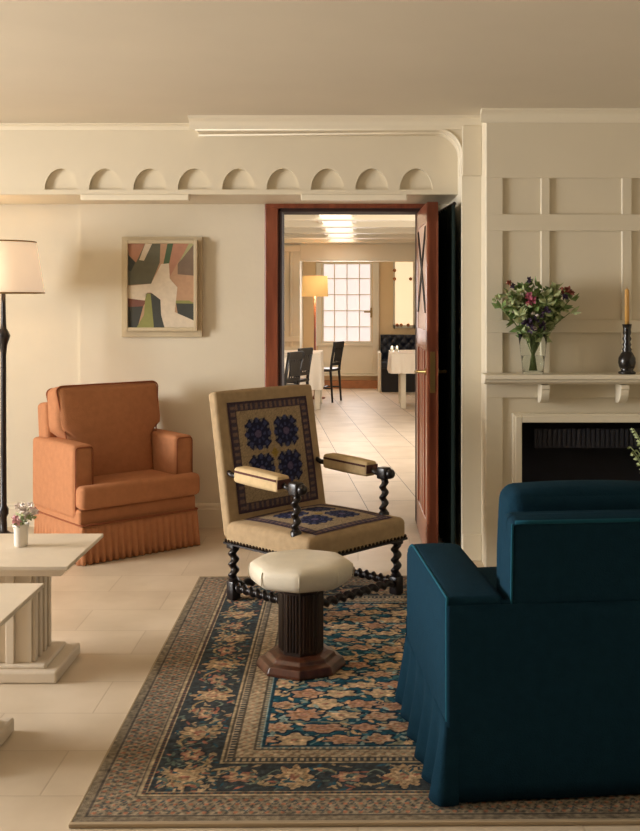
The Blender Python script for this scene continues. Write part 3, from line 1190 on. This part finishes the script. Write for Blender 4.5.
def rug_colour(uu, vv):
    x = uu * RW
    y = vv * RL
    e = np.minimum(np.minimum(x, RW - x), np.minimum(y, RL - y))
    img = np.zeros(x.shape + (3,))
    noise = rng.normal(0, 1, x.shape)
    sm = noise.copy()
    for _ in range(2):
        sm = (sm + np.roll(sm, 1, 0) + np.roll(sm, -1, 0) + np.roll(sm, 1, 1) + np.roll(sm, -1, 1)) / 5
    sm /= sm.std()
    dxs, dys = RW / (x.shape[1] - 1), RL / (x.shape[0] - 1)
    peach, navy, teal, beige, grey, rose, pale = map(np.array, ((188, 160, 128), (36, 50, 66), (30, 78, 96), (176, 158, 132), (132, 120, 100), (170, 122, 104), (150, 168, 164)))
    A, Bm, Cg = .150, .372, .484
    img[:] = teal
    img[e < Cg] = beige
    img[e < Bm] = (60, 66, 70)
    img[e < A] = (144, 130, 110)

    def disc(cx, cy, fn, R):
        i0, i1 = max(0, int((cx - R) / dxs)), min(x.shape[1], int((cx + R) / dxs) + 2)
        j0, j1 = max(0, int((cy - R) / dys)), min(x.shape[0], int((cy + R) / dys) + 2)
        if i1 <= i0 or j1 <= j0:
            return
        dx, dy = x[j0:j1, i0:i1] - cx, y[j0:j1, i0:i1] - cy
        fn(img[j0:j1, i0:i1], dx, dy, e[j0:j1, i0:i1])

    def flower(cx, cy, R, n, ph, asp, cols, band):
        def fn(s, dx, dy, ee):
            dx2, dy2 = dx * asp, dy / asp
            r = np.hypot(dx2, dy2)
            th = np.arctan2(dy2, dx2)
            edge = R * (1 + .20 * np.cos(n * th + ph)) / 1.2
            ok = (ee >= band[0]) & (ee < band[1])
            for k, c in cols:
                s[ok & (r < edge * k)] = c
        disc(cx, cy, fn, R * 1.5)

    def leafy(cx, cy, L, Wd, ang, c, band):
        def fn(s, dx, dy, ee):
            p = dx * math.cos(ang) + dy * math.sin(ang)
            q = -dx * math.sin(ang) + dy * math.cos(ang)
            s[(np.abs(q) < Wd * (1 - (p / L) ** 2)) & (np.abs(p) < L) & (ee >= band[0]) & (ee < band[1])] = c
        disc(cx, cy, fn, L * 1.1)

    fb = (Cg + .012, 9)
    # vines of the field: contour lines of a smooth wavy function
    fv = np.sin(x * 21 + 1.3 * np.sin(y * 17)) + np.sin(y * 19 + 1.5 * np.sin(x * 15))
    inf = e > Cg + .012
    img[inf & (np.abs(fv) < .10)] = (140, 140, 118)
    img[inf & (np.abs(fv - 1.1) < .07)] = (98, 128, 128)
    P = []
    sp = .140
    cxm = RW / 2
    for i in range(0, 7):
        for j in range(0, 22):
            px = cxm + i * sp * .98 + (sp / 2 if j % 2 else 0)
            py = Cg + .05 + j * sp * .72
            jx, jy = rng.uniform(-.016, .016, 2)
            k = rng.integers(0, 4)
            ph_, n_, asp = rng.uniform(0, 6), int(rng.integers(5, 9)), rng.uniform(.66, .95)
            R_ = rng.uniform(.040, .066)
            P.append((px + jx, py + jy, k, ph_, n_, asp, R_))
    for (px, py, k, ph_, n_, asp, R_) in P:
        for q in (px, 2 * cxm - px):
            main = (peach, (184, 156, 130), (194, 168, 136), (178, 142, 118))[k]
            flower(q, py, R_, n_, ph_, asp, ((1.22, np.array((24, 44, 62))), (1.0, main), (.62, (168, 122, 92) if k % 2 else (208, 178, 142)), (.42, main), (.2, rose if k else navy)), fb)
            for m_ in range(5):
                a = ph_ + m_ * 1.35
                rr = R_ * 1.35
                leafy(q + rr * math.cos(a), py + rr * math.sin(a), .022, .008, a + .9, (pale, (196, 160, 122), (124, 146, 142), (200, 170, 132), (60, 108, 120))[(m_ + k) % 5], fb)
    # lines round the field
    img[(e > Cg) & (e < Cg + .012)] = (30, 60, 78)
    img[(e > Cg - .006) & (e < Cg)] = (150, 168, 166)
    # inner guard: small motif band between fine lines
    s_ = np.where(np.minimum(x, RW - x) < np.minimum(y, RL - y), y, x)
    gm = (e > Bm + .03) & (e < Cg - .02)
    img[gm & (np.sin(s_ * 2 * PI / .032) * np.sin((e - Bm) * 2 * PI / .042) > .55)] = (158, 124, 100)
    img[gm & (np.sin(s_ * 2 * PI / .032 + 1.8) * np.cos((e - Bm) * 2 * PI / .042) > .6)] = (146, 134, 114)
    for c in (Bm + .002, Bm + .03, Cg - .022):
        img[np.abs(e - c) < .0035] = (92, 84, 74)
    chk = (e > Bm + .008) & (e < Bm + .026)
    img[chk & (np.mod(s_, .020) < .009)] = (70, 74, 78)
    img[(e > Cg - .018) & (e < Cg - .007) & (np.mod(s_, .020) < .009)] = (108, 116, 112)
    # main border: alternating palmettes along a meandering vine on a dark ground
    mb = (A + .026, Bm - .012)
    mid = (A + Bm) / 2 + .008
    inb = (e > mb[0]) & (e < mb[1])
    fv2 = e - mid - .055 * np.sin(s_ * 2 * PI / .30)
    img[inb & (np.abs(fv2) < .0055)] = (168, 146, 108)
    fv3 = e - mid + .045 * np.sin(s_ * 2 * PI / .15 + .7)
    img[inb & (np.abs(fv3) < .0045)] = (120, 132, 118)

    def along(s, off):
        out = []
        out.append((mid + off, s))
        out.append((RW - mid - off, s))
        out.append((s, mid + off))
        out.append((s, RL - mid - off))
        return out
    k = 0
    s = mid
    while s < RL - .1:
        big = k % 2 == 0
        for n_, (px, py) in enumerate(along(s, 0.0 if big else .0)):
            if px > RW or py > RL:
                continue
            asp = 1.18 if n_ < 2 else .85
            if big:
                flower(px, py, .072, 8, .3, 1 / asp, ((1.15, (42, 54, 64)), (1.0, (180, 150, 116)), (.72, (150, 124, 96)), (.6, (194, 168, 134)), (.3, (160, 112, 94))), mb)
            else:
                flower(px, py, .046, 6, .0, asp, ((1.2, (42, 54, 64)), (1.0, (166, 122, 102)), (.6, (188, 160, 128)), (.3, (60, 80, 84))), mb)
        s += .165
        k += 1
    for q in range(1700):
        side = q % 4
        s = rng.uniform(A, RL - A)
        off = rng.uniform(-.085, .085)
        px, py = along(s, off)[side]
        if px > RW or py > RL:
            continue
        r2 = rng.random()
        c = (170, 148, 118) if r2 < .45 else ((98, 112, 104) if r2 < .7 else ((46, 84, 100) if r2 < .88 else (160, 104, 86)))
        leafy(px, py, rng.uniform(.012, .022), rng.uniform(.004, .007), rng.uniform(0, PI), c, mb)
    for c in (A + .004, A + .022, Bm - .006):
        img[np.abs(e - c) < .003] = (176, 158, 128)
    img[(e > A + .008) & (e < A + .019) & (np.mod(s_, .018) < .008)] = (110, 80, 68)
    # outer guard: close small pattern
    og = (e > .03) & (e < A - .008)
    img[og & (np.sin(s_ * 2 * PI / .027 + 2 * np.sin(e * 90)) * np.sin(e * 2 * PI / .035) > .25)] = (96, 92, 84)
    img[og & (np.sin(s_ * 2 * PI / .044 + 1) * np.sin(e * 2 * PI / .05 + 2) > .62)] = (164, 112, 88)
    img[og & (np.abs(np.sin(s_ * 2 * PI / .054) * .03 + .085 - e) < .004)] = (72, 84, 88)
    img[(np.abs(e - .030) < .003) | (np.abs(e - A + .006) < .0025)] = (84, 78, 72)
    img[e < .026] = (128, 116, 98)
    # worn wool: speckle and abrash
    img *= (1 + .10 * sm[..., None] + .05 * np.sin(y * 6 + 2 * np.sin(x * 3))[..., None])
    return np.clip(img, 0, 255)


rp = colour_sheet('pile', 505, 646, lambda a, b: (a * RW, b * RL, np.full_like(a, .012)), rug_colour, M['rug'], rug)
bm = B()
for (x0, x1, y0, y1) in ((-.008, RW + .008, -.016, 0), (-.008, RW + .008, RL, RL + .016), (-.008, 0, 0, RL), (RW, RW + .008, 0, RL)):
    box(bm, x0, x1, y0, y1, 0.0005, .0125)
obj('binding', bm, M['rugedge'], rug, bevel=.003)

RZ = .013           # top of the rug

# ------------------------------------------------------------------ octagonal stool
st = thing('stool', 'octagonal stool with cream leather cushion on a dark walnut pedestal', 'stool', ((301 - VX) / F * 4.17, 4.17, RZ))
o8 = .02


def octo(bm, prof):
    lathe(bm, prof, (0, 0, 0), 8, rot=o8)


bm = B()
octo(bm, [(.176, 0), (.176, .012), (.166, .034), (.140, .040), (.132, .055), (.105, .062)])
obj('base', bm, M['walnut'], st, bevel=.004)
bm = B()
octo(bm, [(.088, .06), (.088, .30), (.10, .315), (.10, .335)])
for k in range(8):
    a0, a1 = o8 + 2 * PI * k / 8, o8 + 2 * PI * (k + 1) / 8
    pa, pb = Vector((math.cos(a0), math.sin(a0), 0)) * .0885, Vector((math.cos(a1), math.sin(a1), 0)) * .0885
    for f_ in (.22, .41, .59, .78):
        q = pa.lerp(pb, f_)
        tube(bm, [q + Vector((0, 0, .075)), q + Vector((0, 0, .295))], .0055, 6)
obj('pedestal', bm, M['stem'], st)
bm = B()
n8 = 64
rings = []
prof = [(.150, .330), (.186, .334), (.2005, .345), (.206, .362), (.207, .385), (.203, .402), (.190, .413), (.150, .420), (.08, .424), (.0, .425)]
for r, h in prof[:-1]:
    ring = []
    for i in range(n8):
        a = 2 * PI * i / n8
        k = math.cos(PI / 8) / math.cos(((a - o8) % (PI / 4)) - PI / 8)
        k = k * .8 + .2 * .975
        ring.append(bm.verts.new((r * k * math.cos(a), r * k * math.sin(a), h)))
    rings.append(ring)
for a, b in zip(rings, rings[1:]):
    for i in range(n8):
        bm.faces.new([a[i], a[(i + 1) % n8], b[(i + 1) % n8], b[i]])
bm.faces.new(rings[0][::-1])
bm.faces.new(rings[-1])
cu = obj('cushion', bm, M['leather'], st, smooth=True)
for k in range(8):
    a = o8 + 2 * PI * k / 8
    bm = B()
    tube(bm, [(.2055 * math.cos(a), .2055 * math.sin(a), .350), (.2075 * math.cos(a), .2075 * math.sin(a), .375), (.202 * math.cos(a), .202 * math.sin(a), .402)], .0022, 5)
    obj('seam', bm, M['leather'], cu, smooth=True)

# ------------------------------------------------------------------ carved armchair with needlepoint
ph = math.radians(47)
w_, dp = .60, .513
u = Vector((math.cos(ph), math.sin(ph), 0))
v = Vector((-math.sin(ph), math.cos(ph), 0))
BLp, FRp = Vector((-.597, 5.09, 0)), Vector((.186, 5.19, 0))
cpos = (BLp + FRp) / 2
ac = thing('armchair', 'antique open-arm chair with barley-twist legs and blue needlepoint back', 'armchair', (cpos.x, cpos.y, RZ), ph)
hw, hd = w_ / 2, dp / 2
SB, ST = .262, .375
for sx in (-1, 1):
    for sy in (-1, 1):
        x, y = sx * hw, sy * (hd - .0)
        bm = B()
        rbox(bm, .026, .026, .045, .008, T(x, y, .045), k=2, m=1)
        lathe(bm, [(.024, .085), (.026, .094), (.02, .10)], (x, y, 0), 14)
        twist(bm, (x, y, .095), (x, y, .25), .027, 3)
        rbox(bm, .026, .026, .012, .006, T(x, y, .256), k=2, m=1)
        obj('leg', bm, M['ebony'], ac, smooth=True, auto=50)
for (a, b) in (((-hw, -hd, .06), (-hw, hd, .06)), ((hw, -hd, .06), (hw, hd, .06)), ((-hw, -hd, .155), (hw, -hd, .155)), ((-hw, hd, .06), (hw, hd, .06))):
    bm = B()
    A_, B_ = Vector(a), Vector(b)
    dd = (B_ - A_).normalized()
    if abs(A_.z - .155) < .01:
        A_.z = B_.z = .06
    twist(bm, A_ + dd * .02, B_ - dd * .02, .024, 10)
    obj('stretcher', bm, M['ebony'], ac, smooth=True)
# seat
bm = B()


def swarp(o):
    return o


rbox(bm, hw + .035, hd + .035, (ST - SB) / 2, .03, T(0, -.005, (ST + SB) / 2), bulge=(0, 0, .028))
seat = obj('seat', bm, M['seatcloth'], ac, smooth=True)
bm = B()
for i in range(26):
    f_ = (i + .5) / 26
    for (px, py, nx, ny) in (((-hw - .035) + f_ * (2 * hw + .07), -hd - .0405, 0, -1), (-hw - .0355, (-hd - .04) + f_ * (2 * hd + .07), -1, 0), (hw + .0355, (-hd - .04) + f_ * (2 * hd + .07), 1, 0)):
        lathe(bm, [(.008, -.004), (.008, .0005), (.005, .005), (.001, .0065)], (px, py, SB + .022), 8, axis=(nx, ny, 0))
obj('nail_trim', bm, M['nail'], seat, smooth=True)
bm = B()
for (a, b) in (((-hw - .034, -hd - .039), (hw + .034, -hd - .039)), ((-hw - .034, -hd - .039), (-hw - .034, hd + .03)), ((hw + .034, -hd - .039), (hw + .034, hd + .03))):
    tube(bm, [(a[0], a[1], SB + .01), (b[0], b[1], SB + .01)], .007, 6)
obj('braid', bm, M['ebony'], seat)


def needle_colour(uu, vv):
    r0 = np.random.default_rng(2)
    base = np.array((160, 140, 112.))
    img = np.ones(uu.shape + (3,)) * base
    e = np.minimum(np.minimum(uu, 1 - uu), np.minimum(vv, 1 - vv) * 1.1)
    img[e < .10] = (70, 56, 66)
    img[(e < .085) & (e > .03)] = (118, 96, 88)
    sN = np.where((uu < .1) | (uu > .9), vv, uu)
    img[(e < .085) & (e > .03) & (np.mod(sN, .06) < .03)] = (74, 66, 78)
    for (cx, cy) in ((.325, .69), (.675, .69), (.325, .36), (.675, .36)):
        dx, dy = (uu - cx) / .158, (vv - cy) / .15
        r = np.maximum(np.abs(dx), np.abs(dy))
        rr = np.hypot(dx, dy)
        th = np.arctan2(dy, dx)
        ok = (r ** 6 + (rr * .86) ** 6) ** (1 / 6) < 1.02 + .06 * np.cos(12 * th)
        img[ok] = (34, 38, 66)
        pet = ok & (np.cos(8 * th) > .35) & (rr > .35) & (rr < .98)
        img[pet] = (66, 72, 108)
        img[ok & (np.abs(rr - .62) < .07)] = (38, 40, 64)
        img[ok & (np.cos(8 * th + PI) > .75) & (rr > .8)] = (118, 112, 110)
        img[ok & (rr < .24)] = (92, 82, 112)
    d = np.abs(uu - .5) / .05 + np.abs(vv - .5) / .05
    img[d < 1] = (150, 126, 66)
    img *= 1 + .07 * r0.normal(0, 1, uu.shape)[..., None]
    return np.clip(img, 0, 255)


sx_, sy_ = hw - .035, hd - .01
colour_sheet('needlepoint_panel', 80, 80,
             lambda a, b: ((a - .5) * 2 * sx_, (b - .5) * 2 * sy_ - .02, ST + .0025 + .028 * (1 - ((a - .5) * 2 * sx_ / (hw + .035)) ** 2) * (1 - (((b - .5) * 2 * sy_ - .015) / (hd + .035)) ** 2)),
             needle_colour, M['needle'], seat)
# back: raked slab
rake = math.atan2(.13, .74)
bmx = T(0, hd + .0, .30, -rake)
bm = B()
BH = .70
rbox(bm, hw + .032, .030, BH / 2, .018, bmx @ T(0, 0.012, BH / 2), bulge=(0, .010, .004))
back = obj('backrest', bm, M['seatcloth'], ac, smooth=True)
bw, b0, b1 = hw - .03, .10, BH - .06
pm = np.array(bmx)


def bpos(a, b):
    lx = (a - .5) * 2 * bw
    lz = b0 + (b1 - b0) * b
    ly = .012 - .0335 - .010 * (1 - (lx / (hw + .032)) ** 2) * (1 - ((lz - BH / 2) / (BH / 2)) ** 2)
    return tuple(pm[i, 0] * lx + pm[i, 1] * ly + pm[i, 2] * lz + pm[i, 3] for i in range(3))


colour_sheet('needlepoint_panel', 90, 110, bpos, needle_colour, M['needle'], back)
# back posts below the slab, arms
for s in (-1, 1):
    # post sits .08 behind the front edge
    xq, yq = s * hw, -hd + .08
    bm = B()
    lathe(bm, [(.026, ST - .01), (.026, ST + .012), (.018, ST + .02)], (xq, yq, 0), 14)
    twist(bm, (xq, yq, ST + .015), (xq, yq, .555), .024, 3.2)
    rbox(bm, .026, .030, .030, .010, T(xq, yq, .582), k=2, m=1)
    lathe(bm, [(.02, 0), (.026, .012), (.02, .028), (.008, .034)], (xq, yq - .028, .582), 12, axis=(0, -1, 0))
    obj('arm_post', bm, M['ebony'], ac, smooth=True, auto=50)
    yb = hd + .055
    bm = B()
    twist(bm, (xq, yq + .02, .582), (xq, yb, .600), .017, 6)
    ar = obj('arm_rail', bm, M['ebony'], ac, smooth=True)
    bm = B()
    rbox(bm, .040, .155, .036, .014, T(xq, yq + .235, .600, .045), bulge=(.003, .0, .006))
    pad = obj('arm_pad', bm, M['armcloth'], ac, smooth=True)
    bm = B()
    mm_ = T(xq, yq + .235, .600, .045)
    for sg in (-1, 1):
        box(bm, sg * .0415 - .0015, sg * .0415 + .0015, -.145, .145, .012, .022, mtx=mm_)
    box(bm, -.041, .041, -.157, -.154, -.02, .022, mtx=mm_)
    obj('braid', bm, M['band'], pad)

# ------------------------------------------------------------------ blue armchair from behind
ph = math.radians(5.5)
W3, D3 = .92, .80
u = Vector((math.cos(ph), math.sin(ph), 0))
v = Vector((-math.sin(ph), math.cos(ph), 0))
nl = Vector((.250, 3.02, 0))
cpos = nl + u * W3 / 2 + v * D3 / 2
# local frame: back of the chair is -y, front is +y
ba = thing('armchair', 'dark teal skirted armchair seen from behind, facing the fireplace', 'armchair', (cpos.x, cpos.y, RZ), ph)
hw, hd = W3 / 2, D3 / 2
bm = B()
rbox(bm, hw - .004, hd - .01, .16, .02, T(0, 0, .19))
obj('base', bm, M['teal'], ba, smooth=True)
for s in (-1, 1):
    bm = B()

    def awarp(o):
        # front end of the arm rounds off downwards
        return Vector((o.x, o.y, o.z - (.05 * max(0, (o.y - .25) / .14) ** 2 if o.z > 0 else 0)))
    rbox(bm, .086, hd - .004, .195, .018, T(s * (hw - .086), 0, .392), bulge=(.006, 0, .008), warp=awarp, m=12)
    a = obj('arm', bm, M['teal'], ba, smooth=True)
    bm = B()
    pth = []
    for y in np.linspace(-hd + .008, hd - .02, 18):
        z = .392 + .195 - .003
        yy = y
        pth.append((s * (hw - .006), yy, z - .05 * max(0, (y - .25) / .14) ** 2))
    tube(bm, [(s * (hw - .002), -hd + .004, .06)] + [(s * (hw - .004), -hd + .004, z) for z in np.linspace(.1, .57, 8)] + pth, .0045, 6)
    obj('piping', bm, M['teal_pipe'], a, smooth=True)
bm = B()
rk = .06
bxm = T(0, -hd + .075, .525, rk)


def tkwarp(o):
    # thicker towards the seat
    return Vector((o.x, o.y + (.05 * (-o.z / .28 + .6) if o.y > 0 else 0), o.z))


rbox(bm, hw - .190, .070, .285, .022, bxm, bulge=(0, .0, .004), warp=tkwarp)
bf = obj('backrest', bm, M['teal'], ba, smooth=True)
bm = B()
tube(bm, [bxm @ Vector((x, -.066, .280)) for x in np.linspace(-hw + .200, hw - .200, 12)], .006, 6)
tube(bm, [bxm @ Vector((-hw + .192, -.066, z)) for z in np.linspace(.0, .275, 8)], .004, 6)
obj('piping', bm, M['teal_pipe'], bf, smooth=True)
bm = B()
rbox(bm, hw - .214, .085, .24, .045, T(0, -hd + .215, .625, rk), bulge=(.01, .03, .012))
obj('back_cushion', bm, M['teal'], ba, smooth=True)
bm = B()
box(bm, -hw + .16, hw - .16, -hd + .004, -hd + .02, .1, .575)
obj('back_panel', bm, M['teal'], ba, bevel=.006)
bm = B()
rbox(bm, hw - .175, hd - .12, .07, .035, T(0, .10, .41), bulge=(0, 0, .02))
obj('seat_cushion', bm, M['teal'], ba, smooth=True)
path = [(-hw, -hd), (hw, -hd), (hw, hd), (-hw, hd)]
# deep soft folds along the sides and front, a flat back
bm = skirt([(-hw, hd), (-hw, -hd), (-hw + .035, -hd)], .006, .235, .018, .150, .026, closed=False, rows=8, step=.006, sharp=1.0, ragged=.004)
obj('skirt', bm, M['teal'], ba, smooth=True, solid=.004)
bm = skirt([(-hw + .004, -hd), (hw - .004, -hd), (hw - .002, -hd + .03)], .006, .565, .002, .30, .003, closed=False, rows=12, step=.01, sharp=1.0)
obj('skirt', bm, M['teal'], ba, smooth=True, solid=.004)
bm = skirt([(hw, -hd + .03), (hw, hd), (-hw, hd)], .006, .30, .012, .125, .022, closed=False, rows=8, step=.006, sharp=1.0)
obj('skirt', bm, M['teal'], ba, smooth=True, solid=.004)

# ------------------------------------------------------------------ two white pedestal tables
TXR = -1.068


def coffee_table(y0, y1, lab, dx=0.0):
    t = thing('coffee_table', lab, 'table', (TXR + dx - .45, (y0 + y1) / 2, 0), 0, 'white pedestal tables')
    hx, hy = .45, (y1 - y0) / 2
    bm = B()
    prof = [(hx, .470), (hx, .455), (hx - .012, .448), (hx - .035, .425), (hx - .06, .418)]
    rings = []
    for r, z in prof:
        k = hx - r
        rings.append([bm.verts.new((sx * (hx - k), sy * (hy - k), z)) for sx, sy in ((-1, -1), (1, -1), (1, 1), (-1, 1))])
    for a, b in zip(rings, rings[1:]):
        for i in range(4):
            bm.faces.new([a[i], a[(i + 1) % 4], b[(i + 1) % 4], b[i]])
    bm.faces.new(rings[0])
    bm.faces.new(rings[-1][::-1])
    obj('tabletop', bm, M['white'], t, bevel=.003)
    bm = B()
    box(bm, -hx + .18, hx - .18, -.12, .12, .06, .419)
    for k in range(9):
        x = -hx + .185 + k * .073
        if x < hx - .21:
            box(bm, x, x + .034, -.134, -.119, .06, .419)
            box(bm, x, x + .034, .119, .134, .06, .419)
    for k in range(4):
        y = -.11 + k * .06
        box(bm, hx - .181, hx - .168, y, y + .032, .06, .419)
    obj('pedestal', bm, M['white'], t, bevel=.004)
    bm = B()
    box(bm, -hx + .07, hx - .07, -.175, .175, .0, .046)
    box(bm, -hx + .12, hx - .12, -.145, .145, .044, .062)
    obj('plinth', bm, M['white'], t, bevel=.008)
    return t


coffee_table(3.90, 4.45, 'white pedestal coffee table carrying the small white flower pot')
coffee_table(3.12, 3.67, 'bare white pedestal coffee table nearest the left edge of the photo', -.018)

fp_ = thing('flower_pot', 'small white pot of white and pink flowers on the white coffee table', 'plant', (at(21, 546, 4.22).x, 4.22, .4705))
bm = B()
lathe(bm, [(.022, 0), (.026, .004), (.028, .07), (.032, .076), (.032, .09), (.028, .09), (.026, .078)], (0, 0, 0), 24)
obj('pot', bm, M['porcelain'], fp_, smooth=True)
random.seed(4)
bm = B()
pp = []
for k in range(12):
    a = random.uniform(0, 2 * PI)
    r = random.uniform(.01, .055)
    tip = Vector((math.cos(a) * r, math.sin(a) * r, random.uniform(.10, .16)))
    tube(bm, [(0, 0, .07), tip * .5 + Vector((0, 0, .05)), tip], .0016, 5)
    for _ in range(4):
        leaf(bm, tip * .8, Vector((random.uniform(-1, 1), random.uniform(-1, 1), random.uniform(-.2, .5))), .026, .007)
    pp.append(tip)
obj('foliage', bm, M['leaf2'], fp_)
for k, tip in enumerate(pp):
    blossom(fp_, tip, .022, M['blush'] if k % 4 == 1 else M['whitepetal'], 12)

# ------------------------------------------------------------------ dining furniture
def dining_table(name, lab, x0, x1, y0, y1, drop, grp=None):
    t = thing(name, lab, 'table', ((x0 + x1) / 2, (y0 + y1) / 2, 0), 0, grp)
    hx, hy = (x1 - x0) / 2, (y1 - y0) / 2
    bm = B()
    box(bm, -hx, hx, -hy, hy, .71, .74)
    obj('tabletop', bm, M['panel'], t)
    for sx in (-1, 1):
        for sy in (-1, 1):
            bm = B()
            box(bm, sx * (hx - .04) - .035, sx * (hx - .04) + .035, sy * (hy - .04) - .035, sy * (hy - .04) + .035, 0, .71)
            obj('leg', bm, M['panel'], t, bevel=.006)
    return t


def cloth(lab, x0, x1, y0, y1, drop):
    hx, hy = (x1 - x0) / 2 + .006, (y1 - y0) / 2 + .006
    path = rrect(hx, hy, .02, 4)
    path = path[::-1]
    path = path[::-1]
    bm = skirt(path, .742 - drop, .742, .014, .14, .012, rows=6, step=.02, sharp=1.0)
    # top
    top = [bm.verts.new((a, b, .7435)) for a, b in rrect(hx + .002, hy + .002, .02, 4)]
    bm.faces.new(top)
    o = obj('tablecloth', bm, M['linen'], None, smooth=True, auto=40)
    o.location = ((x0 + x1) / 2, (y0 + y1) / 2, 0)
    return tag(o, lab, 'tablecloth')


dining_table('dining_table', 'nearer cloth-covered dining table at the left of the room beyond the door', -1.60, -.88, 11.8, 13.4, .2, None)
cloth('white cloth on the nearer dining table at the left of the far room', -1.60, -.88, 11.8, 13.4, .16)
dining_table('dining_table', 'farther cloth-covered dining table beside the lit drum-shade lamp', -1.25, -.50, 14.0, 14.9, .45, None)
cloth('long white cloth on the farther dining table beside the drum-shade lamp', -1.25, -.50, 14.0, 14.9, .48)
dining_table('dining_table', 'cream-legged dining table in front of the dark tufted bench', .565, 1.30, 14.15, 14.95, .28, None)
cloth('white cloth on the dining table in front of the dark tufted bench', .44, 1.33, 14.09, 15.0, .27)


def dining_chair(lab, x, y, rz):
    t = thing('dining_chair', lab, 'chair', (x, y, 0), rz, 'dark wooden dining chairs in the far room')
    bm = B()
    rbox(bm, .20, .20, .02, .018, T(0, 0, .455), k=2, m=3)
    obj('seat', bm, M['chairblk'], t, smooth=True)
    for sx in (-1, 1):
        bm = B()
        tube(bm, [(sx * .17, -.17, .44), (sx * .18, -.19, .0)], [.018, .013], 8)
        obj('leg', bm, M['chairblk'], t, smooth=True)
        bm = B()
        tube(bm, [(sx * .17, .21, .0), (sx * .165, .18, .44), (sx * .165, .20, .6), (sx * .17, .245, .85)], [.015, .02, .02, .018], 8)
        obj('leg', bm, M['chairblk'], t, smooth=True)
    bm = B()
    box(bm, -.185, .185, .225, .250, .77, .86)
    box(bm, -.165, .165, .19, .212, .52, .56)
    box(bm, -.125, .125, .222, .238, .58, .80)
    for k in range(4):
        xx = -.09 + k * .06
        tube(bm, [(xx, .20, .55), (xx, .238, .78)], .011, 6)
    obj('backrest', bm, M['chairblk'], t, bevel=.006)
    bm = B()
    tube(bm, [(-.175, -.18, .2), (-.17, .2, .2)], .01, 6)
    tube(bm, [(.175, -.18, .2), (.17, .2, .2)], .01, 6)
    tube(bm, [(-.172, .0, .2), (.172, .0, .2)], .01, 6)
    obj('stretcher', bm, M['chairblk'], t)


dining_chair('dark dining chair nearest the doorway, at the left of the far room', -.93, 12.2, -PI / 2 - .42)
dining_chair('second dark dining chair from the doorway, right behind the nearest one', -.865, 13.15, -PI / 2 - .42)
dining_chair('dark dining chair farthest back, standing below the bright paned window', -.50, 15.2, -PI / 2 - .35)

l2 = thing('floor_lamp', 'tall floor lamp with a glowing yellow drum shade beyond the doorway', 'lamp', ((315 - VX) / F * 15.6, 15.6, 0))
lz0, lz1 = H - (296.5 - VY) / F * 15.6, H - (276 - VY) / F * 15.6
lr = 13.2 / F * 15.6
bm = B()
lathe(bm, [(lr, lz0), (lr * .94, lz1)], (0, 0, 0), 32, cap=False)
obj('lamp_shade', bm, M['shade2'], l2, smooth=True, solid=.004)
bm = B()
lathe(bm, [(.15, 0), (.15, .02), (.03, .03), (.018, .06), (.018, lz0 + .1)], (0, 0, 0), 16)
obj('pole', bm, M['mahog'], l2, smooth=True)
p2 = bpy.data.lights.new('drum_lamp_glow', 'POINT')
p2.energy = 14
p2.color = (1, .74, .42)
p2.shadow_soft_size = .06
p2o = bpy.data.objects.new('drum_lamp_glow', p2)
C.objects.link(p2o)
p2o.parent = l2
p2o.location = (0, 0, (lz0 + lz1) / 2)

# tufted bench in the alcove
bx = thing('tufted_bench', 'dark navy tufted bench against the tan wall of the far alcove', 'bench', (0, 0, 0))
x0, x1 = fx(381, 16.9), 1.5
bm = B()
nx_, nz_ = 60, 20
zb0, zb1 = .45, H - (335 - VY) / F * 17.1
grid = []
for j in range(nz_ + 1):
    row = []
    for i in range(nx_ + 1):
        x = x0 + (x1 - x0) * i / nx_
        z = zb0 + (zb1 - zb0) * j / nz_
        q = abs(math.sin(PI * (x - x0) / .15 + PI * (z - zb0) / .16)) * abs(math.sin(PI * (x - x0) / .15 - PI * (z - zb0) / .16))
        row.append(bm.verts.new((x, 17.12 - .05 * q ** .5, z)))
    grid.append(row)
for j in range(nz_):
    for i in range(nx_):
        bm.faces.new([grid[j][i], grid[j][i + 1], grid[j + 1][i + 1], grid[j + 1][i]])
box(bm, x0, x1, 17.13, 17.36, .1, zb1)
obj('backrest', bm, M['banq'], bx, smooth=True, auto=40)
bm = B()
rbox(bm, (x1 - x0) / 2, .26, .06, .03, T((x0 + x1) / 2, 16.86, .43), k=3, m=4)
obj('seat', bm, M['banq'], bx, smooth=True)
bm = B()
box(bm, x0 + .01, x1, 16.68, 17.12, 0, .372)
obj('base', bm, M['black'], bx)
bm = B()
box(bm, x0 - .045, x0 - .002, 16.65, 17.36, 0, .62)
obj('end_panel', bm, M['panel'], bx, bevel=.006)
for lab, px in (('small lit candle glass at the left on the cloth before the tufted bench', 388.5), ('small lit candle glass at the right on the cloth before the tufted bench', 397)):
    yy = 14.6
    t = thing('candle_glass', lab, 'candle', (max(fx(px, yy), .47), yy, .745))
    bm = B()
    lathe(bm, [(.024, 0), (.028, .07), (.025, .07), (.021, .008)], (0, 0, 0), 14)
    obj('cup', bm, M['glass'], t, smooth=True)
    bm = B()
    lathe(bm, [(.002, .03), (.009, .045), (.007, .06), (.001, .08)], (0, 0, 0), 10)
    obj('flame', bm, M['bulb'], t, smooth=True)
